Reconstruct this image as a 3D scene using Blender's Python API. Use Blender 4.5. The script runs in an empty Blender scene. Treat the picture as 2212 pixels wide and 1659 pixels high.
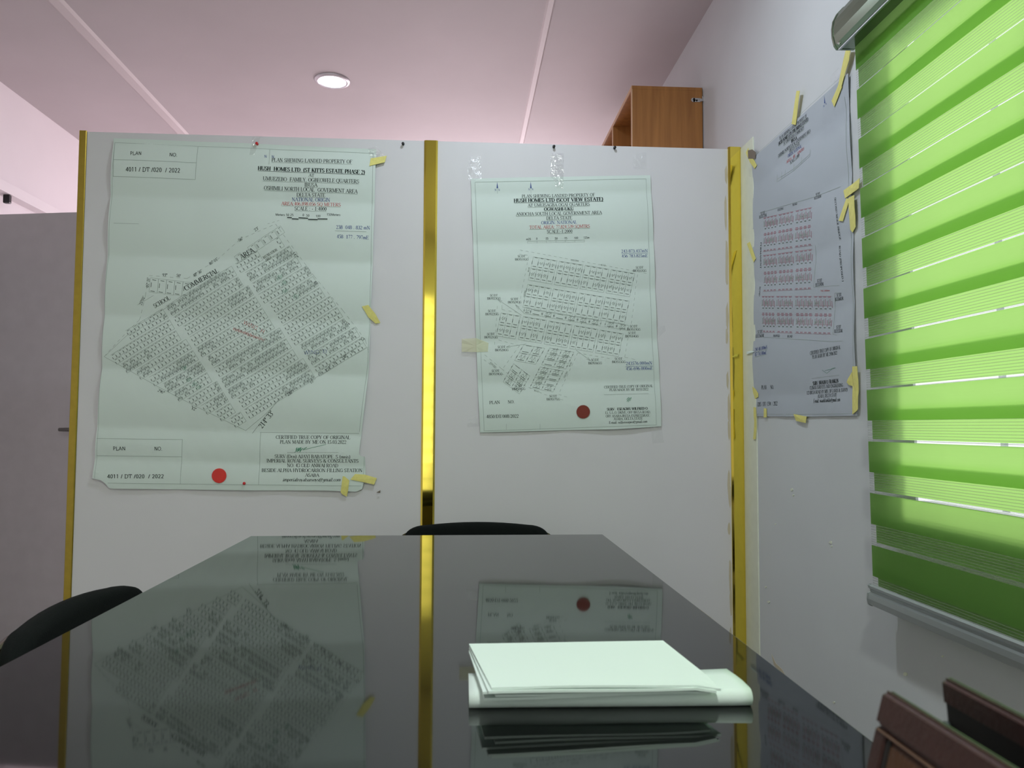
import bpy, bmesh, math, random
from mathutils import Vector, Matrix
import numpy as np

random.seed(7)
SC = bpy.context.scene
COL = SC.collection

# ------------------------------------------------------------------ camera
F_PX, CX, CY = 1690.0, 1106.0, 829.5          # focal length and centre for a 2212 x 1659 frame
EYE = np.array([0.0, 0.0, 1.022])


def cam_axes(yaw, tilt, roll):
    cy, sy, ct, st, cr, sr = math.cos(yaw), math.sin(yaw), math.cos(tilt), math.sin(tilt), math.cos(roll), math.sin(roll)
    fwd = np.array([sy * ct, cy * ct, st])
    right = np.array([cy, -sy, 0.0])
    down = -np.cross(right, fwd)
    return np.array([cr * right + sr * down, -sr * right + cr * down, fwd])


RC = cam_axes(*[math.radians(a) for a in (3.66, 3.11, -0.235)])
cd = bpy.data.cameras.new('camera')
cam = bpy.data.objects.new('camera', cd)
COL.objects.link(cam)
cd.sensor_width = 36.0
cd.lens = F_PX / 2212.0 * 36.0
cd.clip_start = 0.01
cd.dof.use_dof = True
cd.dof.focus_distance = 2.4
cd.dof.aperture_fstop = 13.0
m4 = Matrix.Identity(4)
for i in range(3):
    m4[i][0], m4[i][1], m4[i][2], m4[i][3] = RC[0][i], -RC[1][i], -RC[2][i], EYE[i]
cam.matrix_world = m4
SC.camera = cam

# ------------------------------------------------------------------ daylight, lamps, exposure
SKY = 1.45
w = bpy.data.worlds.new('sky')
SC.world = w
w.use_nodes = True
bg = w.node_tree.nodes['Background']
bg.inputs['Color'].default_value = (0.95, 0.98, 1.0, 1)
bg.inputs['Strength'].default_value = SKY

vs = SC.view_settings
vs.view_transform = 'Standard'
vs.look = 'None'
vs.exposure = 0.0
vs.gamma = 1.0
vs.use_curve_mapping = False


def area(name, loc, aim, sx, sy, power, color):
    ld = bpy.data.lights.new(name, 'AREA')
    ld.shape = 'RECTANGLE'
    ld.size, ld.size_y = sx, sy
    ld.energy, ld.color = power, color
    o = bpy.data.objects.new(name, ld)
    COL.objects.link(o)
    o.location = loc
    o.rotation_euler = (Vector(aim) - Vector(loc)).to_track_quat('-Z', 'Y').to_euler()
    return o


# daylight at the window behind the camera, and a pink light added to brighten the room beyond the partition
area('daylight_rear_window', (-0.93, -1.56, 1.32), (-0.93, 3, 1.2), 1.36, 1.68, 5.6, (0.92, 1.0, 0.80))
area('far_room_pink_light', (0.1, 6.9, 1.5), (-0.4, 3, 1.6), 2.2, 1.6, 125, (1.0, 0.86, 0.92))
sd = bpy.data.lights.new('hazy_sun', 'SUN')
sd.energy = 3.9
sd.angle = math.radians(17)
sd.color = (1.0, 0.97, 0.90)
sun = bpy.data.objects.new('hazy_sun', sd)
COL.objects.link(sun)
sun.location = (4, 4, 5)
sun.rotation_euler = Vector((-0.75, -0.52, -0.42)).to_track_quat('-Z', 'Y').to_euler()

# ------------------------------------------------------------------ helpers


def lin(c):
    return tuple((v / 255 / 12.92) if v / 255 <= 0.04045 else ((v / 255 + 0.055) / 1.055) ** 2.4 for v in c)


def mat(name, rgb, rough=0.6, metal=0.0, spec=0.5, var=0.0, vscale=20.0, bump=0.0, bscale=80.0, stretch=None, coat=0.0):
    m = bpy.data.materials.new(name)
    m.use_nodes = True
    nt = m.node_tree
    b = nt.nodes['Principled BSDF']
    c = lin(rgb)
    b.inputs['Base Color'].default_value = (*c, 1)
    b.inputs['Roughness'].default_value = rough
    b.inputs['Metallic'].default_value = metal
    b.inputs['Specular IOR Level'].default_value = spec
    b.inputs['Coat Weight'].default_value = coat
    if var or bump:
        tc = nt.nodes.new('ShaderNodeTexCoord')
        mp = nt.nodes.new('ShaderNodeMapping')
        if stretch:
            mp.inputs['Scale'].default_value = stretch
        nt.links.new(tc.outputs['Object'], mp.inputs['Vector'])
    if var:
        n = nt.nodes.new('ShaderNodeTexNoise')
        n.inputs['Scale'].default_value = vscale
        n.inputs['Detail'].default_value = 4
        nt.links.new(mp.outputs['Vector'], n.inputs['Vector'])
        r = nt.nodes.new('ShaderNodeValToRGB')
        r.color_ramp.elements[0].position, r.color_ramp.elements[1].position = 0.3, 0.7
        r.color_ramp.elements[0].color = (*[v * (1 - var) for v in c], 1)
        r.color_ramp.elements[1].color = (*[min(1, v * (1 + var)) for v in c], 1)
        nt.links.new(n.outputs['Fac'], r.inputs['Fac'])
        nt.links.new(r.outputs['Color'], b.inputs['Base Color'])
    if bump:
        n2 = nt.nodes.new('ShaderNodeTexNoise')
        n2.inputs['Scale'].default_value = bscale
        nt.links.new(mp.outputs['Vector'], n2.inputs['Vector'])
        bp = nt.nodes.new('ShaderNodeBump')
        bp.inputs['Strength'].default_value = bump
        bp.inputs['Distance'].default_value = 0.002
        nt.links.new(n2.outputs['Fac'], bp.inputs['Height'])
        nt.links.new(bp.outputs['Normal'], b.inputs['Normal'])
    return m


def emit(name, rgb, s):
    m = bpy.data.materials.new(name)
    m.use_nodes = True
    b = m.node_tree.nodes['Principled BSDF']
    b.inputs['Base Color'].default_value = (0.8, 0.8, 0.8, 1)
    b.inputs['Emission Color'].default_value = (*rgb, 1)
    b.inputs['Emission Strength'].default_value = s
    return m


def obj(name, bm, m, parent=None, smooth=False):
    me = bpy.data.meshes.new(name)
    bm.normal_update()
    bm.to_mesh(me)
    bm.free()
    o = bpy.data.objects.new(name, me)
    COL.objects.link(o)
    if m:
        me.materials.append(m)
    if smooth:
        for p in me.polygons:
            p.use_smooth = True
    if parent:
        o.parent = parent
    return o


def pydata(name, vs_, fs_, m, parent=None, smooth=False):
    me = bpy.data.meshes.new(name)
    me.from_pydata([tuple(map(float, v)) for v in vs_], [], fs_)
    me.update()
    o = bpy.data.objects.new(name, me)
    COL.objects.link(o)
    me.materials.append(m)
    if smooth:
        for p in me.polygons:
            p.use_smooth = True
    if parent:
        o.parent = parent
    return o


def tag(o, label=None, cat=None, group=None, kind=None):
    if label:
        o['label'] = label
    if cat:
        o['category'] = cat
    if group:
        o['group'] = group
    if kind:
        o['kind'] = kind
    return o


def thing(name, label, cat, loc=(0, 0, 0), rz=0.0, group=None):
    o = bpy.data.objects.new(name, None)
    COL.objects.link(o)
    o.empty_display_size = 0.05
    o.location = loc
    o.rotation_euler = (0, 0, rz)
    return tag(o, label, cat, group)


def bx(bm, x0, x1, y0, y1, z0, z1, bevel=0.0, seg=2):
    """axis-aligned box added to bm"""
    r = bmesh.ops.create_cube(bm, size=1.0)
    vs_ = r['verts']
    for v in vs_:
        v.co = Vector((x0 + (v.co.x + .5) * (x1 - x0), y0 + (v.co.y + .5) * (y1 - y0), z0 + (v.co.z + .5) * (z1 - z0)))
    if bevel:
        es = list({e for v in vs_ for e in v.link_edges})
        bmesh.ops.bevel(bm, geom=es, offset=bevel, segments=seg, affect='EDGES', profile=0.5)
    return bm


def box(name, x0, x1, y0, y1, z0, z1, m, parent=None, bevel=0.0, seg=2):
    return obj(name, bx(bmesh.new(), x0, x1, y0, y1, z0, z1, bevel, seg), m, parent)


def tube(bm, pts, r, n=10, cap=True):
    pts = [Vector(p) for p in pts]
    rings = []
    up = Vector((0, 0, 1))
    for i, p in enumerate(pts):
        t = (pts[min(i + 1, len(pts) - 1)] - pts[max(i - 1, 0)]).normalized()
        a = t.cross(up)
        if a.length < 1e-3:
            a = t.cross(Vector((1, 0, 0)))
        a.normalize()
        b = t.cross(a)
        rr = r[i] if isinstance(r, (list, tuple)) else r
        rings.append([bm.verts.new(p + (a * math.cos(k * 2 * math.pi / n) + b * math.sin(k * 2 * math.pi / n)) * rr) for k in range(n)])
    for i in range(len(rings) - 1):
        for k in range(n):
            bm.faces.new((rings[i][k], rings[i][(k + 1) % n], rings[i + 1][(k + 1) % n], rings[i + 1][k]))
    if cap:
        bm.faces.new(rings[0][::-1])
        bm.faces.new(rings[-1])
    return bm


def extrude_profile(bm, prof, fn0, fn1):
    """prof: list of 2D points; fn0/fn1 map them to both ends"""
    a = [bm.verts.new(fn0(*p)) for p in prof]
    b = [bm.verts.new(fn1(*p)) for p in prof]
    n = len(prof)
    for k in range(n):
        bm.faces.new((a[k], a[(k + 1) % n], b[(k + 1) % n], b[k]))
    bm.faces.new(a[::-1])
    bm.faces.new(b)
    bmesh.ops.recalc_face_normals(bm, faces=bm.faces)
    return bm


def lathe(bm, prof, loc=(0, 0, 0), axis='Z', n=24):
    rings = []
    for r, h in prof:
        ring = []
        for k in range(n):
            a = 2 * math.pi * k / n
            p = (r * math.cos(a), r * math.sin(a), h)
            if axis == 'Y':
                p = (p[0], -p[2], p[1])
            ring.append(bm.verts.new(Vector(loc) + Vector(p)))
        rings.append(ring)
    for i in range(len(rings) - 1):
        for k in range(n):
            bm.faces.new((rings[i][k], rings[i][(k + 1) % n], rings[i + 1][(k + 1) % n], rings[i + 1][k]))
    bm.faces.new(rings[0])
    bm.faces.new(rings[-1])
    bmesh.ops.recalc_face_normals(bm, faces=bm.faces)
    return bm


# sight lines: where a point measured on the photograph lies on a real plane of the room
def sight(px, py):
    return RC.T @ np.array([(px - CX) / F_PX, (py - CY) / F_PX, 1.0])


YW = 2.65          # front face of the white partition
XR = 0.974         # face of the right wall


def on_partition(px, py, off=0.0):
    d = sight(px, py)
    return EYE + d * ((YW) / d[1]) + np.array([0, -off, 0])


def on_right(px, py, off=0.0):
    d = sight(px, py)
    return EYE + d * (XR / d[0]) + np.array([-off, 0, 0])


# ------------------------------------------------------------------ materials
M = {}
M['wall'] = mat('white_wall_paint', (205, 208, 210), 0.55, var=0.03, vscale=3, bump=0.08, bscale=60)
M['lilac'] = mat('pale_far_wall_paint', (236, 229, 232), 0.6, var=0.02, vscale=3)
M['ceil'] = mat('ceiling_board_paint', (196, 188, 190), 0.7, var=0.03, vscale=2.5)
M['batten'] = mat('ceiling_batten_paint', (215, 206, 207), 0.6)
M['floor'] = mat('floor_tile', (150, 145, 138), 0.35, var=0.1, vscale=5)
M['board'] = mat('white_laminate_board', (214, 212, 215), 0.42, spec=0.35, var=0.015, vscale=4, bump=0.03, bscale=120)
M['cream'] = mat('cream_batten_paint', (222, 226, 208), 0.6, var=0.03, vscale=30)
M['doorgrey'] = mat('grey_door_laminate', (182, 178, 180), 0.5, var=0.04, vscale=14)
M['gold'] = mat('mirror_gold_strip', (238, 214, 92), 0.07, 1.0, var=0.05, vscale=6, bump=0.05, bscale=14, stretch=(1, 1, 0.15))
M['satingold'] = mat('satin_gold_strip', (176, 152, 62), 0.35, 0.75, var=0.06, vscale=40)
M['glue'] = mat('dried_glue', (196, 186, 162), 0.5)
M['paper'] = mat('plan_paper', (212, 224, 218), 0.75, spec=0.2, bump=0.05, bscale=40)
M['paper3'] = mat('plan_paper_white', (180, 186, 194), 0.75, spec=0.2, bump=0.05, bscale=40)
M['folded'] = mat('folded_paper', (226, 240, 234), 0.7, spec=0.2)
M['black'] = mat('black_ink', (34, 43, 43), 0.8, spec=0.1)
M['grey'] = mat('grey_ink', (162, 174, 168), 0.8, spec=0.1)
M['pencil'] = mat('pencil_hatching', (152, 163, 157), 0.8, spec=0.1)
M['dash'] = mat('small_black_print', (122, 132, 127), 0.8, spec=0.1)
M['blue'] = mat('blue_ink', (72, 88, 146), 0.8, spec=0.1)
M['red'] = mat('red_ink', (186, 88, 86), 0.8, spec=0.1)
M['palered'] = mat('pale_red_ink', (172, 140, 150), 0.8, spec=0.1)
M['green'] = mat('green_ink', (92, 146, 122), 0.8, spec=0.1)
M['seal'] = mat('red_wax_seal', (214, 44, 32), 0.5, var=0.05)
M['seal2'] = mat('maroon_wax_seal', (124, 40, 26), 0.5, var=0.05)
M['masking'] = mat('masking_tape', (226, 218, 128), 0.6, var=0.05, vscale=90, bump=0.15, bscale=200)
M['brownscrap'] = mat('brown_scrap', (120, 108, 96), 0.7)
M['pinred'] = mat('red_plastic', (196, 26, 32), 0.3)
M['pinblack'] = mat('black_plastic', (16, 16, 20), 0.3)
M['alu'] = mat('brushed_aluminium', (176, 182, 182), 0.35, 0.7)
M['glossgreen'] = mat('glossy_headrail', (128, 142, 124), 0.16, 0.75)
M['chrome'] = mat('chrome', (205, 205, 205), 0.12, 1.0)
M['fabric'] = mat('black_chair_fabric', (15, 19, 18), 0.95, spec=0.15, bump=0.4, bscale=400)
M['shell'] = mat('glossy_gold_black_shell', (92, 84, 52), 0.18, 0.85)
M['steel'] = mat('black_steel', (28, 28, 28), 0.35, 0.4)
M['tablebase'] = mat('dark_table_base', (36, 34, 36), 0.5)
M['tableglass'] = mat('black_table_glass', (12, 14, 14), 0.035, spec=0.55, bump=0.012, bscale=9)
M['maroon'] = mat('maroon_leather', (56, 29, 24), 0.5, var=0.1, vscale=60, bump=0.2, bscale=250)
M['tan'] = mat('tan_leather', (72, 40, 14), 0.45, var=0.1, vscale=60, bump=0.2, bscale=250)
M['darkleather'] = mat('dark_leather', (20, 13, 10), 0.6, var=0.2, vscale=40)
M['thread'] = mat('leather_piping', (84, 58, 40), 0.5)
M['edgesheen'] = mat('painted_rim_sheen', (54, 64, 50), 0.4)  # grey-green sheen along the bag rims, put in as colour
M['hole'] = mat('dark_hole', (12, 10, 8), 0.9)
M['edging'] = mat('wood_edge_band', (188, 150, 112), 0.5)


def wood(name, a, b_, sx=(14, 14, 0.9)):
    m = mat(name, a, 0.4)
    nt = m.node_tree
    p = nt.nodes['Principled BSDF']
    tc = nt.nodes.new('ShaderNodeTexCoord')
    mp = nt.nodes.new('ShaderNodeMapping')
    mp.inputs['Scale'].default_value = sx
    n = nt.nodes.new('ShaderNodeTexNoise')
    n.inputs['Scale'].default_value = 3.0
    n.inputs['Detail'].default_value = 6
    n.inputs['Distortion'].default_value = 0.6
    r = nt.nodes.new('ShaderNodeValToRGB')
    r.color_ramp.elements[0].position, r.color_ramp.elements[1].position = 0.3, 0.7
    r.color_ramp.elements[0].color = (*lin(a), 1)
    r.color_ramp.elements[1].color = (*lin(b_), 1)
    nt.links.new(tc.outputs['Object'], mp.inputs['Vector'])
    nt.links.new(mp.outputs['Vector'], n.inputs['Vector'])
    nt.links.new(n.outputs['Fac'], r.inputs['Fac'])
    nt.links.new(r.outputs['Color'], p.inputs['Base Color'])
    return m


M['oak'] = wood('oak_veneer', (146, 96, 48), (172, 118, 62))
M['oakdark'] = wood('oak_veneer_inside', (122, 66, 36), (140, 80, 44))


def translucent(name, rgb_t, rgb_d, mix):
    m = bpy.data.materials.new(name)
    m.use_nodes = True
    nt = m.node_tree
    nt.nodes.remove(nt.nodes['Principled BSDF'])
    out = nt.nodes['Material Output']
    t = nt.nodes.new('ShaderNodeBsdfTranslucent')
    t.inputs['Color'].default_value = (*rgb_t, 1)
    d = nt.nodes.new('ShaderNodeBsdfDiffuse')
    tc = nt.nodes.new('ShaderNodeTexCoord')
    mp = nt.nodes.new('ShaderNodeMapping')
    mp.inputs['Scale'].default_value = (1, 2, 120)
    n = nt.nodes.new('ShaderNodeTexNoise')
    n.inputs['Scale'].default_value = 5
    r = nt.nodes.new('ShaderNodeValToRGB')
    r.color_ramp.elements[0].color = (*[v * 0.9 for v in rgb_d], 1)
    r.color_ramp.elements[1].color = (*[v * 1.1 for v in rgb_d], 1)
    nt.links.new(tc.outputs['Object'], mp.inputs['Vector'])
    nt.links.new(mp.outputs['Vector'], n.inputs['Vector'])
    nt.links.new(n.outputs['Fac'], r.inputs['Fac'])
    nt.links.new(r.outputs['Color'], d.inputs['Color'])
    mx = nt.nodes.new('ShaderNodeMixShader')
    mx.inputs['Fac'].default_value = mix
    nt.links.new(d.outputs[0], mx.inputs[1])
    nt.links.new(t.outputs[0], mx.inputs[2])
    nt.links.new(mx.outputs[0], out.inputs['Surface'])
    return m


def see_through(name, rgb, clear, threads=0.0, rough=0.5, glossy=False):
    """thin transparent sheet: sheer net (threads per metre along Z) or clear tape / glass"""
    m = bpy.data.materials.new(name)
    m.use_nodes = True
    nt = m.node_tree
    p = nt.nodes['Principled BSDF']
    out = nt.nodes['Material Output']
    p.inputs['Base Color'].default_value = (*lin(rgb), 1)
    p.inputs['Roughness'].default_value = rough
    tr = nt.nodes.new('ShaderNodeBsdfTransparent')
    mx = nt.nodes.new('ShaderNodeMixShader')
    src = p
    if glossy:
        src = nt.nodes.new('ShaderNodeBsdfGlossy')
        src.inputs['Roughness'].default_value = rough
        src.inputs['Color'].default_value = (*lin(rgb), 1)
        tc = nt.nodes.new('ShaderNodeTexCoord')
        n2 = nt.nodes.new('ShaderNodeTexNoise')
        n2.inputs['Scale'].default_value = 60
        nt.links.new(tc.outputs['Object'], n2.inputs['Vector'])
        bp = nt.nodes.new('ShaderNodeBump')
        bp.inputs['Strength'].default_value = 0.9
        bp.inputs['Distance'].default_value = 0.006
        nt.links.new(n2.outputs['Fac'], bp.inputs['Height'])
        nt.links.new(bp.outputs['Normal'], src.inputs['Normal'])
    mx.inputs['Fac'].default_value = clear
    if threads:
        tc = nt.nodes.new('ShaderNodeTexCoord')
        sx = nt.nodes.new('ShaderNodeSeparateXYZ')
        nt.links.new(tc.outputs['Object'], sx.inputs[0])
        mu = nt.nodes.new('ShaderNodeMath')
        mu.operation = 'MULTIPLY'
        mu.inputs[1].default_value = threads
        fr = nt.nodes.new('ShaderNodeMath')
        fr.operation = 'FRACT'
        lt = nt.nodes.new('ShaderNodeMath')
        lt.operation = 'GREATER_THAN'
        lt.inputs[1].default_value = 0.2
        ml = nt.nodes.new('ShaderNodeMath')
        ml.operation = 'MULTIPLY_ADD'
        ml.inputs[1].default_value = clear - 0.5
        ml.inputs[2].default_value = 0.5
        nt.links.new(sx.outputs['Z'], mu.inputs[0])
        nt.links.new(mu.outputs[0], fr.inputs[0])
        nt.links.new(fr.outputs[0], lt.inputs[0])
        nt.links.new(lt.outputs[0], ml.inputs[0])
        nt.links.new(ml.outputs[0], mx.inputs['Fac'])
    nt.links.new(src.outputs[0], mx.inputs[1])
    nt.links.new(tr.outputs[0], mx.inputs[2])
    nt.links.new(mx.outputs[0], out.inputs['Surface'])
    return m


M['band'] = translucent('green_blind_fabric', (0.49, 0.82, 0.24), (0.13, 0.25, 0.07), 0.5)
M['sheer'] = see_through('sheer_blind_net', (150, 160, 140), 0.90, threads=185)
M['cleartape'] = see_through('clear_tape', (255, 255, 255), 0.86, rough=0.12, glossy=True)
M['dulltape'] = see_through('dull_clear_tape', (235, 238, 240), 0.93, rough=0.3, glossy=True)
M['oldtape'] = see_through('yellowed_tape', (226, 224, 176), 0.55, rough=0.4)
M['glass'] = see_through('window_glass', (255, 255, 255), 0.93, rough=0.02, glossy=False)
M['rearband'] = translucent('pale_rear_blind_fabric', (0.85, 0.95, 0.75), (0.6, 0.7, 0.5), 0.5)

# ------------------------------------------------------------------ room shell
XL, YB, YF, ZC = -2.27, -1.62, 7.0, 2.70
WY0, WY1, WZ0, WZ1 = 0.35, 1.632, 0.862, 1.91     # right-hand window opening
st = lambda o: tag(o, kind='structure')
st(box('floor', XL - .1, XR + .06, YB - .1, YF + .1, -0.05, 0, M['floor']))
ceil = st(box('ceiling', XL - .1, XR + .06, YB - .1, YF + .1, ZC, ZC + .05, M['ceil']))
bm = bmesh.new()
bx(bm, XR, XR + .045, WY1 + .12, YF, 0, ZC)
bx(bm, XR, XR + .006, WY1, WY1 + .12, WZ0, WZ1)
bx(bm, XR, XR + .045, WY1, WY1 + .12, 0, WZ0)
bx(bm, XR, XR + .045, WY1, WY1 + .12, WZ1, ZC)
bx(bm, XR, XR + .045, YB, WY0, 0, ZC)
bx(bm, XR, XR + .045, WY0, WY1, 0, WZ0)
bx(bm, XR, XR + .045, WY0, WY1, WZ1, ZC)
wr = st(obj('wall_right', bm, M['wall']))
st(box('wall_left', XL - .05, XL, YB, YF, 0, ZC, M['lilac']))
st(box('wall_far', XL, XR, YF, YF + .05, 0, ZC, M['lilac']))
bm = bmesh.new()
RX0, RX1, RZ0, RZ1 = -1.62, -0.24, 0.46, 2.17
bx(bm, XL, RX0, YB - .05, YB, 0, ZC)
bx(bm, RX1, XR, YB - .05, YB, 0, ZC)
bx(bm, RX0, RX1, YB - .05, YB, 0, RZ0)
bx(bm, RX0, RX1, YB - .05, YB, RZ1, ZC)
st(obj('wall_back', bm, M['wall']))

# ceiling joint battens, running away from the camera
for x in (0.340, -1.618):
    bm = bmesh.new()
    hw, hh = (0.017, 0.006) if x > 0 else (0.034, 0.008)
    extrude_profile(bm, [(-hw, 0), (-hw * .6, -hh), (hw * .6, -hh), (hw, 0)], lambda u, v: (x + u, YB, ZC + v), lambda u, v: (x + u, YF, ZC + v))
    obj('batten', bm, M['batten'], ceil)

# left wall of the far room: a projecting ledge
bm = bmesh.new()
extrude_profile(bm, [(0, 2.145), (.05, 2.15), (.055, 2.20), (0, 2.205)], lambda u, v: (XL + u, 2.3, v), lambda u, v: (XL + u, YF, v))
tag(obj('trim_5', bm, M['lilac']), kind='structure')
# small black clip hanging under the ledge
bm = bmesh.new()
bx(bm, XL + .02, XL + .05, 3.925, 3.95, 2.105, 2.147, 0.004)
tag(obj('cable_clip', bm, M['pinblack']), 'small dark clip under the ledge on the far left wall', 'clip')

# white partition
pt = st(box('wall_front', -1.278, XR, YW + .006, YW + .05, 0, 1.9985, M['board']))
box('panel', -1.256, -0.112, YW, YW + .006, 0, 2.0, M['board'], pt, 0.0008, 1)
box('panel', -0.112, XR, YW, YW + .006, 0, 2.0, M['board'], pt, 0.0008, 1)


def strip(name, x0, x1, z0, z1, d, m, ch=0.004):
    bm = bmesh.new()
    w_ = x1 - x0
    prof = [(0, 0), (0, -d * .5), (ch, -d), (w_ - ch, -d), (w_, -d * .5), (w_, 0)]
    n = 40
    rings = []
    for i in range(n + 1):
        z = z0 + (z1 - z0) * i / n
        wob = 0.0005 * math.sin(z * 5.3) + 0.0004 * math.sin(z * 11 + 1)
        rings.append([bm.verts.new((x0 + u, YW + v + (wob if v < 0 else 0), z)) for u, v in prof])
    for i in range(n):
        for k in range(len(prof)):
            k2 = (k + 1) % len(prof)
            bm.faces.new((rings[i][k], rings[i][k2], rings[i + 1][k2], rings[i + 1][k]))
    bm.faces.new(rings[0][::-1])
    bm.faces.new(rings[-1])
    bmesh.ops.recalc_face_normals(bm, faces=bm.faces)
    return tag(obj(name, bm, m), kind='structure')


strip('trim_1', -1.280, -1.256, 0, 2.002, 0.004, M['satingold'], 0.002)
strip('trim_2', -0.135, -0.089, 0, 2.000, 0.006, M['gold'], 0.006)
t3 = strip('trim_3', 0.926, 0.972, 0, 2.005, 0.010, M['gold'], 0.006)
# dried glue smeared along the edge of the right gold strip
for k in range(16):
    z = 0.15 + 1.8 * (k + random.random() * .7) / 16
    n = random.randint(5, 8)
    x = 0.921 - random.random() * .006
    h = 0.02 + random.random() * .05
    pts = [(x + (.0035 + .002 * random.random()) * math.cos(a), z + h * math.sin(a) * (.8 + .3 * random.random())) for a in [2 * math.pi * q / n for q in range(n)]]
    bm = bmesh.new()
    extrude_profile(bm, pts, lambda u, v: (u, YW - .0005 - .00007 * k, v), lambda u, v: (u, YW + .001, v))
    obj('glue_smear', bm, M['glue'], t3)

# cream batten on the right wall beside the partition
bm = bmesh.new()
bx(bm, XR - .004, XR + .001, 2.528, YW - .001, 0, 2.0, 0.001, 1)
tag(obj('trim_4', bm, M['cream']), kind='structure')

# chips of plaster on the right wall
for (px, py, r) in ((1957, 1456, 5), (1655, 1268, 2.5), (1661, 1300, 3), (1711, 1058, 4), (1714, 1070, 2.5), (1795, 1172, 4), (1797, 1180, 2), (1676, 1132, 2), (2037, 1418, 2.5), (1802, 1517, 3)):
    bm = bmesh.new()
    pts = [(px + r * (0.6 + .5 * random.random()) * math.cos(a), py + .9 * r * (0.6 + .5 * random.random()) * math.sin(a)) for a in [q * math.pi / 3 for q in range(6)]]
    extrude_profile(bm, pts, lambda u, v: tuple(on_right(u, v, .0015)), lambda u, v: tuple(on_right(u, v, -.001)))
    obj('plaster_chip', bm, M['cream'], wr)
bm = bmesh.new()
extrude_profile(bm, [(1667, 1413), (1676, 1433), (1690, 1446), (1698, 1462), (1684, 1452), (1672, 1436)], lambda u, v: tuple(on_right(u, v, .0008)), lambda u, v: tuple(on_right(u, v, -.001)))
obj('glue_smear', bm, M['glue'], wr)

# grey door leaf standing ajar in the far room
dr = thing('door_1', None, None, (-2.235, 3.76, 0), math.radians(-10.4))
dr['kind'] = 'structure'
obj('leaf', bx(bmesh.new(), 0, .80, 0, .035, 0.01, 2.0, 0.002, 1), M['doorgrey'], dr)
bm = bmesh.new()
tube(bm, [(.555, -.001, 1.0), (.555, -.045, 1.0)], .008)
tube(bm, [(.555, -.045, 1.0), (.50, -.048, 1.0), (.452, -.047, 1.0)], [.0085, .0095, .008])
bx(bm, .54, .57, -.004, .001, .95, 1.05, .001, 1)
obj('door_handle', bm, mat('dark_door_metal', (120, 118, 116), .3, .9), dr)

# ------------------------------------------------------------------ right-hand window
w1 = thing('window_1', None, None, (XR, 0, 0))
w1['kind'] = 'structure'
bm = bmesh.new()
for (y0, y1, z0, z1) in ((WY0, WY0 + .03, WZ0, WZ1), (WY1 + .115, WY1 + .12, WZ0, WZ1), (WY0, WY1, WZ0, WZ0 + .004), (WY0, WY1, WZ1 - .03, WZ1)):
    bx(bm, .012, .042, y0, y1, z0, z1)
obj('window_frame', bm, M['alu'], w1)
for y in (1.795, 1.39, .98, .57):
    obj('window_bar', bx(bmesh.new(), .32, .33, y, y + .013, WZ0 - .3, WZ1 + .6), M['alu'], w1)
obj('mullion', bx(bmesh.new(), .012, .042, .86, .88, WZ0 + .004, WZ1 - .03), M['alu'], w1)
for (y0, y1) in ((WY0 + .03, .86), (.88, WY1 + .115)):
    obj('glass_pane', bx(bmesh.new(), .026, .029, y0, y1, WZ0 + .004, WZ1 - .03), M['glass'], w1)

# window behind the camera
w2 = thing('window_2', None, None, (0, YB, 0))
w2['kind'] = 'structure'
bm = bmesh.new()
for (x0, x1, z0, z1) in ((RX0, RX0 + .03, RZ0, RZ1), (RX1 - .01, RX1, RZ0, RZ1), (RX0, RX1, RZ0, RZ0 + .01), (RX0, RX1, RZ1 - .01, RZ1), (-.95, -.91, RZ0, RZ1)):
    bx(bm, x0, x1, -.04, -.01, z0, z1)
obj('window_frame', bm, M['alu'], w2)

for k in range(12):
    z = RZ0 + .06 + k * .142
    obj('blind_band', bx(bmesh.new(), RX0, RX1, .10, .1008, z, z + .022), M['rearband'], w2)

# ------------------------------------------------------------------ lights in the ceiling
M['lamp'] = emit('lamp_diffuser', (0.9, 0.94, 1.0), 12)
M['lampring'] = mat('lamp_ring', (225, 222, 228), 0.25, 0.3)


def downlight(x, y, label):
    t = thing('ceiling_downlight', label, 'downlight', (x, y, ZC), 0, 'ceiling downlights')
    obj('ring', lathe(bmesh.new(), [(.064, -.0005), (.064, -.006), (.068, -.010), (.078, -.009), (.085, -.004), (.086, .0)], n=40), M['lampring'], t, True)
    obj('diffuser', lathe(bmesh.new(), [(.063, -.0075), (.064, -.004)], n=40), M['lamp'], t)
    return t


downlight(-0.641, 3.77, 'round white ceiling downlight glowing above the partition')
LAMPS = [(0.15, 1.85, 'round white ceiling downlight over the far half of the table'), (0.10, -0.25, 'round white ceiling downlight above the near end of the table')]
for x, y, lb in LAMPS:
    downlight(x, y, lb)


def lamp_light(x, y, power):
    ld = bpy.data.lights.new('downlight_beam', 'AREA')
    ld.shape = 'DISK'
    ld.size = 0.12
    ld.energy = power
    ld.color = (0.80, 0.90, 1.0) if y > 1 else (0.93, 1.0, 0.92)
    o = bpy.data.objects.new('downlight_beam', ld)
    COL.objects.link(o)
    o.location = (x, y, ZC - .012)


lamp_light(-0.641, 3.77, 6)
for x, y, _ in LAMPS:
    lamp_light(x, y, 11.5 if y > 1 else 27)

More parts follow.
